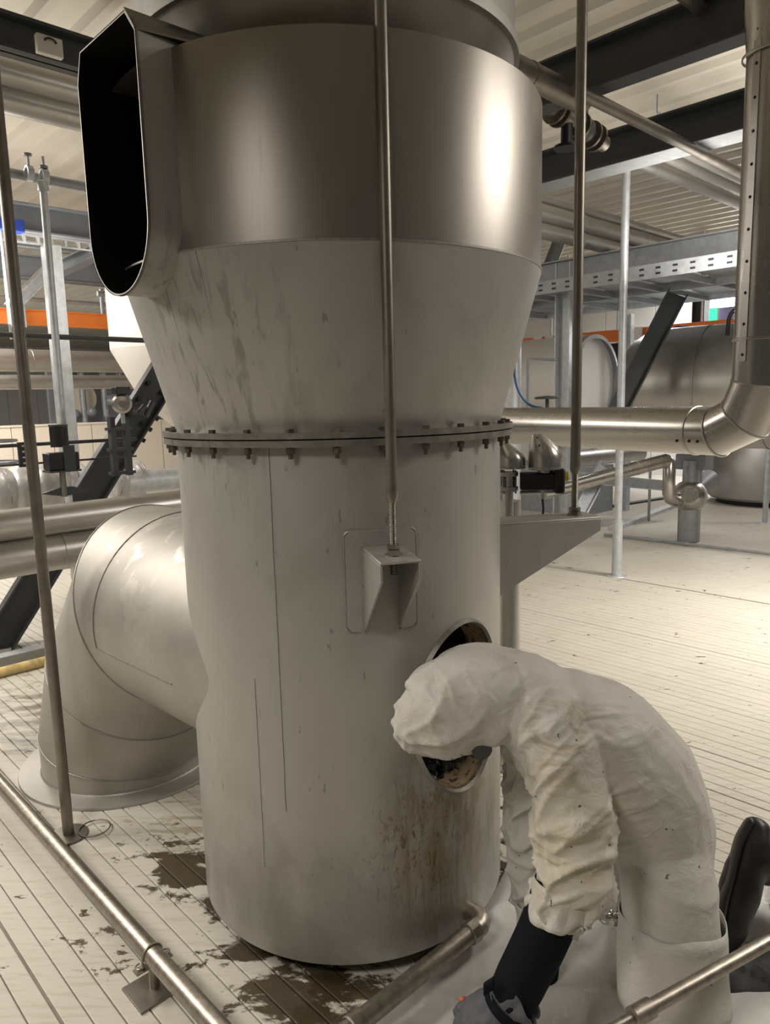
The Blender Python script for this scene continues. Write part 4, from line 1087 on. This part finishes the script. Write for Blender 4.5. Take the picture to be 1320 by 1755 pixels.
bd.append(loft([hipN, kneN, ankN], [.085, .06, .045], VIEW)); bd.append(loft([hipF, kneF, ankF], [.085, .06, .045], VIEW))
for A1 in (ankN, ankF): bd.append(loft([A1, A1+Vector((.04, .07, -.02)), A1+Vector((.02, .11, -.04))], [.04, .045, .03], Z))
merge('body', bd, .010, m_skin, wk)
m_lash = mat('dark_eye', (.02, .015, .012), .3, 0, var=0)
for s_ in (-1, 1): MB().ball(head_c+faced*.080+sidev*(.030*s_)+crown*.020, .010, .010, .006, 10, 8).build('eye', m_lash, wk)
mk = MB().ball(head_c+faced*.085-crown*.045, .040, .045, .038, 20, 12, ax=faced, az=crown).build('respirator', m_black, wk, label='black half mask')
for s_ in (-1, 1): MB().cyl(head_c+faced*.085-crown*.05+sidev*(.035*s_), head_c+faced*.105-crown*.055+sidev*(.072*s_), .026, n=20).build('filter_cartridge', m_dark, mk)
# coverall: outer garment, one surface with its folds
cv = []
cv.append(loft([J(730, 1238, 1.835), J(742, 1232, 1.837), J(765, 1216, 1.84), J(820, 1192, 1.855), J(885, 1190, 1.88), J(940, 1215, 1.90)],
               [(.10, .09), (.118, .112), (.130, .132), (.132, .134), (.140, .116), (.17, .12)], VIEW))
cv.append(loft([J(900, 1212, 1.89), J(950, 1240, 1.90), J(1015, 1280, 1.93), J(1078, 1342, 1.97), J(1118, 1405, 2.01), J(1132, 1450, 2.03)],
               [(.17, .115), (.215, .165), (.22, .188), (.205, .190), (.20, .158), (.19, .138)], VIEW))
cv.append(loft([J(940, 1230, 1.80), J(965, 1290, 1.755), J(980, 1370, 1.72), J(986, 1440, 1.70), J(978, 1500, 1.68), J(966, 1540, 1.665)],
               [.105, .104, .094, .092, .080, .070], VIEW))
cv.append(loft([Fsh, J(915, 1330, 2.06), J(912, 1440, 2.06), J(922, 1560, 2.02)], [.10, .085, .075, .065], VIEW))
cv.append(loft([J(1128, 1430, 1.96), J(1142, 1500, 1.90), J(1148, 1570, 1.87), J(1152, 1640, 1.85), J(1158, 1715, 1.83)], [(.14, .138), (.13, .122), (.13, .122), (.13, .135), (.10, .115)], VIEW))
cv.append(loft([J(1158, 1705, 1.84), ankN], [.105, .07], Z))
cv.append(loft([hipF, kneF+Z*.02], [.13, .10], VIEW)); cv.append(loft([kneF+Z*.02, ankF], [.10, .07], Z))
cv.append(MB().ball(J(764, 1224, 1.838), .134, .118, .122, 32, 20, ax=VIEW, az=crown))
bones = [('hood', J(700, 1250, 1.83), J(860, 1188, 1.87), .013), ('torso', J(900, 1212, 1.89), J(1078, 1342, 1.97), .012), ('torso', J(1078, 1342, 1.97), J(1132, 1450, 2.03), .011),
         ('arm', J(950, 1270, 1.76), J(986, 1440, 1.70), .015), ('arm', J(986, 1440, 1.70), J(962, 1550, 1.665), .018), ('arm', Fsh, Fwr, .012),
         ('leg', J(1128, 1430, 1.96), kneN, .010), ('leg', hipF, kneF, .01)]
def ridge(v, s=1.0): return 1-2*abs(noise.noise(v))*s
def crease(v, k=5.0, pw=1.6):
    """thin raised folds between broad smooth hollows"""
    return max(0., 1-k*abs(noise.noise(v)))**pw
def warp(p, f, a): return Vector((noise.noise(p*f), noise.noise(p*f+Vector((7, 3, 1))), noise.noise(p*f+Vector((2, 9, 4)))))*a
def fold(p, nrm):
    tot = 0; W_ = 0
    pw_ = p+warp(p, 4, .030)
    for (kind, a, b, amp) in bones:
        ab = b-a; L = ab.length; t0 = max(0, min(1, (p-a).dot(ab)/(L*L))); c_ = a+ab*t0; dist = (p-c_).length
        wgt = 1/(dist+.02)**6
        if wgt < 1: continue
        along_ = (pw_-a).dot(ab)/L; ru = (pw_-c_).normalized()
        if kind == 'arm':
            v = Vector((along_*9, 0, 0))+ru*.75
            h = 1.25*crease(v+Vector((0, 0, 3)), 3.6, 1.2)+.7*crease(v*1.9+Vector((5, 1, 0)), 4, 1.3)+.6*noise.noise(p*7)-.45
            h *= .55+.75*min(1, max(0, (along_+ (0.25 if amp > .016 else 0))/.25))
        elif kind == 'hood':
            q = Vector((along_*4.5, 0, 7.7))+ru*1.0
            h = .9*crease(q+Vector((2, 2, 2)), 3.4, 1.3)+.35*crease(pw_*13, 4.0, 1.4)+.6*noise.noise(p*8)-.35
        elif kind == 'torso':
            u = pw_.x*.62+pw_.z*.78
            h = .6*crease(Vector((u*3.6, (pw_.x-pw_.z)*1.1, pw_.y*1.6+4)), 4.2, 1.4)+.16*crease(Vector((u*9, (pw_.x-pw_.z)*2.2, pw_.y*3)), 5, 1.5)+.9*noise.noise(p*4)-.15
        else:
            h = .6*crease(Vector((pw_.z*5+pw_.x*2.0, pw_.x*1.6, pw_.y*2)), 4, 1.4)+.6*noise.noise(p*5)-.2
        tot += wgt*amp*h; W_ += wgt
    return tot/max(W_, 1e-6)
m_cover = mat('stained_coverall', (.56, .54, .50), .6, 0, var=.05, scale=5)
t = NT(m_cover)
el_p = J(975, 1440, 1.62); sh_p = J(960, 1270, 1.66)
dirt = t.ramp(t.noise(t.pos((1, 1, 2.2)), 9, 6, .65, .8), .46, .62)
t.over(t.math('MULTIPLY', t.math('MULTIPLY', dirt, t.near(tuple(el_p), .10, .24)), .45), (.42, .33, .16))
t.over(t.math('MULTIPLY', t.near(tuple(el_p), .08, .26), .35), (.62, .55, .40))
t.over(t.math('MULTIPLY', t.math('MULTIPLY', dirt, t.near(tuple(sh_p), .06, .17)), .6), (.26, .18, .07))
t.over(t.math('MULTIPLY', t.math('MULTIPLY', dirt, t.near(tuple(J(720, 1240, 1.7)), .06, .17)), .4), (.36, .29, .17))
t.over(t.math('MULTIPLY', t.ramp(t.noise(t.pos(), 42, 2, .5), .73, .75), .9), (.07, .06, .05))
bn = t.noise(t.pos((1, 1, 1.3)), 15, 5, .5, 1.8); bp = t.n('ShaderNodeBump'); bp.inputs['Strength'].default_value = .42; bp.inputs['Distance'].default_value = .012
t.l(bn, bp.inputs['Height']); t.l(bp.outputs[0], t.b.inputs['Normal'])
suit = merge('coverall', cv, .0062, m_cover, wk, fold, 3)
# gathered sleeve hem, trouser overlap, hood brim
def frill(c0, c1, r0, r1, waves, amp, nm, m, n=72, rows=8):
    d = (c1-c0).normalized(); x = d.orthogonal().normalized(); y = d.cross(x); out = []
    for i in range(rows+1):
        f = i/rows; ring = []
        for j in range(n):
            a = 2*pi*j/n; wv_ = noise.noise(Vector((cos(a)*waves, sin(a)*waves, f*1.5)))
            ring.append(c0.lerp(c1, f)+(x*cos(a)+y*sin(a))*(r0+(r1-r0)*f+amp*f*wv_*1.4)+d*(amp*f*1.6*noise.noise(Vector((cos(a)*1.6, sin(a)*1.6, 9)))))
        out.append(ring)
    o = MB().rings(out).build(nm, m, wk); s = o.modifiers.new('t', 'SOLIDIFY'); s.thickness = .003; return o
frill(J(967, 1515, 1.672), J(957, 1568, 1.655), .074, .078, 3.0, .013, 'sleeve_hem', m_cover)
frill(J(1154, 1715, 1.838), J(1150, 1568, 1.870), .141, .133, 1.2, .008, 'trouser_overlap', m_cover)
frill(J(922, 1545, 2.02), J(924, 1585, 2.01), .068, .066, 3, .012, 'sleeve_hem', m_cover)
# long dark gauntlet on the near arm
d_ = (Lwr-Lcf).normalized()
gp = [J(962, 1520, 1.672), J(950, 1556, 1.66), J(925, 1615, 1.64), J(895, 1675, 1.615), J(882, 1702, 1.605), J(876, 1716, 1.60)]
gm = MB(); rows = []
base = loft(gp, [.062, .066, .064, .062, .060, .058], VIEW, 28, False)
for v in base.v: v += Vector((1, 1, 1))*.004*noise.noise(v*14)
base.build('gauntlet', m_glove, wk, label='long black sleeve gauntlet')
q0, q1 = J(876, 1716, 1.60), J(866, 1730, 1.597)
MB().rings([[q0+(p-q0)*1.0 for p in MB().cyl(q0, q1, .060, n=28, caps=False).v[:28]], MB().cyl(q0, q1, .060, n=28, caps=False).v[28:]]).build('gauntlet_hem', m_glove, wk)
MB().box(J(838, 1690, 1.57), .035, .02, .03, (J(820, 1700, 1.57)-J(850, 1680, 1.57))).build('gauntlet_tab', m_glove, wk, bevel=.004)
g2 = loft([J(922, 1560, 2.015), J(928, 1640, 1.99), J(930, 1680, 1.98)], [.058, .052, .045], VIEW, 20).build('gauntlet', m_glove, wk)
# grey work glove: palm, four fingers and a thumb closing on an orange handle
wr = J(872, 1716, 1.60); pk = J(806, 1752, 1.60)
pd = (pk-wr).normalized(); back = (Z*.85-VIEW*.5); back = (back-pd*back.dot(pd)).normalized(); across = pd.cross(back).normalized()
if across.dot(VIEW) > 0: across = -across           # towards the camera
hd = [loft([wr-pd*.03, wr+pd*.02, wr+pd*.07, wr+pd*.115], [(.045, .045), (.050, .036), (.056, .030), (.054, .024)], across, 20)]
kn = wr+pd*.11
for i, (o_, L_) in enumerate(((-.038, .062), (-.013, .074), (.013, .079), (.038, .070))):
    b0 = kn+across*o_
    hd.append(loft([b0-pd*.02, b0+pd*(L_*.45), b0+pd*(L_*.75)-back*.028, b0+pd*(L_*.62)-back*.062, b0+pd*(L_*.30)-back*.070], [.0145, .0135, .0125, .0115, .010], across, 12))
tb = wr+pd*.045+across*.045
hd.append(loft([tb-across*.02, tb+pd*.025+across*.022-back*.02, tb+pd*.055+across*.018-back*.045, tb+pd*.075+across*.0-back*.055], [.018, .0165, .0145, .012], back, 12))
gl = merge('glove', hd, .0042, m_greyglove, wk, lambda p, n_: .0022*ridge(p*45), 2)
gl['label'] = 'grey work glove'
frill(wr+pd*.02, wr-pd*.045, .053, .066, 2.2, .010, 'glove_cuff', m_greyglove)
sc_c = kn+pd*.035-back*.042
tool = thing('scraper', sc_c-Z*.2, 'hand scraper with orange grip held in the grey glove', 'tool')
MB().cyl(sc_c-across*.08, sc_c+across*.10, .0115, n=16).build('grip', m_orangeg, tool)
MB().cyl(sc_c+across*.10, sc_c+across*.24, .006, n=10).build('shaft', m_tube, tool)
MB().box(sc_c+across*.27, .07, .05, .003, across, pd).build('blade', m_tube, tool, False)
for (A1, kk) in ((ankN, kneN), (ankF, kneF)):
    dk = (A1-kk); dk.z = 0; dk.normalize()
    b_ = [loft([A1-dk*.12+Z*.0, A1+Z*.01, A1+dk*.05-Z*.005], [.062, .06, .055], Z, 20), loft([A1+dk*.03+Z*.01, A1+dk*.10-Z*.03, A1+dk*.13-Z*.05], [(.05, .05), (.045, .05), (.03, .045)], Z, 20)]
    merge('boot', b_, .008, m_rubber, wk)
# ---------------- boot of somebody kneeling just outside the picture
bt = thing('rubber_boot', on_z(1246, 1648, 0), 'black rubber boot standing on its toe at the right edge', 'boot')
T0, H0 = J(1246, 1632, 2.12), J(1292, 1448, 2.26)
B_ = [loft([T0, J(1256, 1580, 2.15), J(1270, 1520, 2.19), J(1288, 1462, 2.24), J(1296, 1425, 2.28)], [.022, .045, .055, .052, .040], VIEW, 24),
      loft([J(1290, 1470, 2.24), J(1318, 1475, 2.30), J(1380, 1490, 2.38), J(1450, 1520, 2.45)], [.06, .068, .072, .075], VIEW, 24)]
merge('boot_shell', B_, .007, m_rubber, bt, lambda p, n_: .004*ridge(Vector((p.x*18, p.y*6, p.z*6))), 3)
sole = loft([J(1232, 1600, 2.10), J(1240, 1545, 2.14), J(1252, 1500, 2.18), J(1268, 1440, 2.24), J(1285, 1408, 2.27)], [(.035, .009), (.045, .012), (.045, .012), (.042, .014), (.035, .012)], VIEW, 16)
sole.build('sole', m_rubber, bt)

# ================================================================ SHEETING AND LITTER
def inside(p, poly):
    c = False; n = len(poly); j = n-1
    for i in range(n):
        if (poly[i][1] > p[1]) != (poly[j][1] > p[1]) and p[0] < (poly[j][0]-poly[i][0])*(p[1]-poly[i][1])/(poly[j][1]-poly[i][1])+poly[i][0]: c = not c
        j = i
    return c
def edge_d(p, poly):
    best = 9
    for i in range(len(poly)):
        a = Vector(poly[i-1]); b = Vector(poly[i]); q = Vector(p); ab = b-a; t0 = max(0, min(1, (q-a).dot(ab)/ab.length_squared)); best = min(best, (q-a-ab*t0).length)
    return best
def sheet(name, pix, z0, amp, m, label, cat, step=.014, fn=None, seed=0, fq=1.0):
    poly = [tuple(on_z(x, y, 0).xy) for (x, y) in pix]
    xs = [p[0] for p in poly]; ys = [p[1] for p in poly]; idx = {}; mb = MB()
    nx = int((max(xs)-min(xs))/step)+1; ny = int((max(ys)-min(ys))/step)+1
    for i in range(nx+1):
        for j in range(ny+1):
            p = (min(xs)+i*step, min(ys)+j*step)
            if inside(p, poly):
                e = min(1, edge_d(p, poly)/.06)
                q = Vector((p[0]*fq, p[1]*fq, seed))
                h = z0+amp*e*(.5+.5*ridge(q*3.2)+.35*ridge(q*8)+.12*ridge(q*21))
                if fn: h = fn(p, e, h)
                idx[(i, j)] = len(mb.v); mb.v.append(Vector((p[0], p[1], max(.004, h))))
    for (i, j), a in idx.items():
        if (i+1, j) in idx and (i, j+1) in idx and (i+1, j+1) in idx: mb.f.append((a, idx[(i+1, j)], idx[(i+1, j+1)], idx[(i, j+1)]))
    o = mb.build(name, m); s = o.modifiers.new('t', 'SOLIDIFY'); s.thickness = .0015
    for p in o.data.polygons: p.use_smooth = True
    return setp(o, label, cat)
m_film = mat('milky_plastic_film', (.50, .49, .47), .26, 0, var=.08, scale=5, spec=.7)
m_bag = mat('white_woven_sheet', (.66, .65, .63), .5, 0, var=.05, scale=6)
sheet('plastic_sheet', [(560, 1800), (640, 1715), (740, 1625), (826, 1552), (872, 1475), (905, 1430), (1000, 1430), (1090, 1500), (1250, 1560), (1310, 1500), (1420, 1530), (1500, 1850), (1000, 2000), (560, 1900)],
      .006, .026, m_film, 'milky plastic sheet spread under the worker', 'sheet', seed=2)
def mound(p, e, h):
    return h+.13*(1-(1-e)**2)
sheet('folded_sheet', [(1040, 1800), (1110, 1768), (1200, 1740), (1330, 1742), (1480, 1800), (1480, 1990), (1150, 1990), (1060, 1880)], .01, .02, m_bag, 'white folded sheet heaped at the bottom right corner', 'sheet', fn=lambda p, e, h: h+.095*e, seed=5, fq=.6)
# crumpled foil under the worker
fc = on_z(1062, 1565, .02)
mb = MB().ball(fc, .085, .075, .035, 40, 26)
for v in mb.v:
    d = v-fc; v += d.normalized()*(.030*noise.noise(v*38)+.016*ridge(v*70))
m_foil = mat('crumpled_foil', (.75, .75, .74), .12, 1, var=.05)
setp(mb.build('crumpled_foil', m_foil, smooth=False), 'crumpled silver foil lying behind the near sleeve', 'foil')
# dark bundle and crumpled cloth at the right
fc = on_z(1290, 1690, .03)
mb = MB().ball(fc, .13, .11, .075, 36, 22)
for v in mb.v: v += (v-fc).normalized()*(.03*noise.noise(v*13)+.012*ridge(v*30)); v.z = max(v.z, .004)
setp(mb.build('dark_bundle', mat('dark_cloth', (.05, .05, .053), .7, 0, var=.3)), 'dark crumpled bundle on the sheet at the lower right edge', 'cloth')
fc = on_z(1306, 1570, .04)
mb = MB().ball(fc, .17, .12, .07, 36, 22)
for v in mb.v: v += (v-fc).normalized()*(.04*noise.noise(v*11)+.02*ridge(v*24)); v.z = max(v.z, .004)
setp(mb.build('crumpled_wrap', m_bag), 'white crumpled wrap behind the black boot', 'wrap')
# wet mud lumps at the edge of the vessel
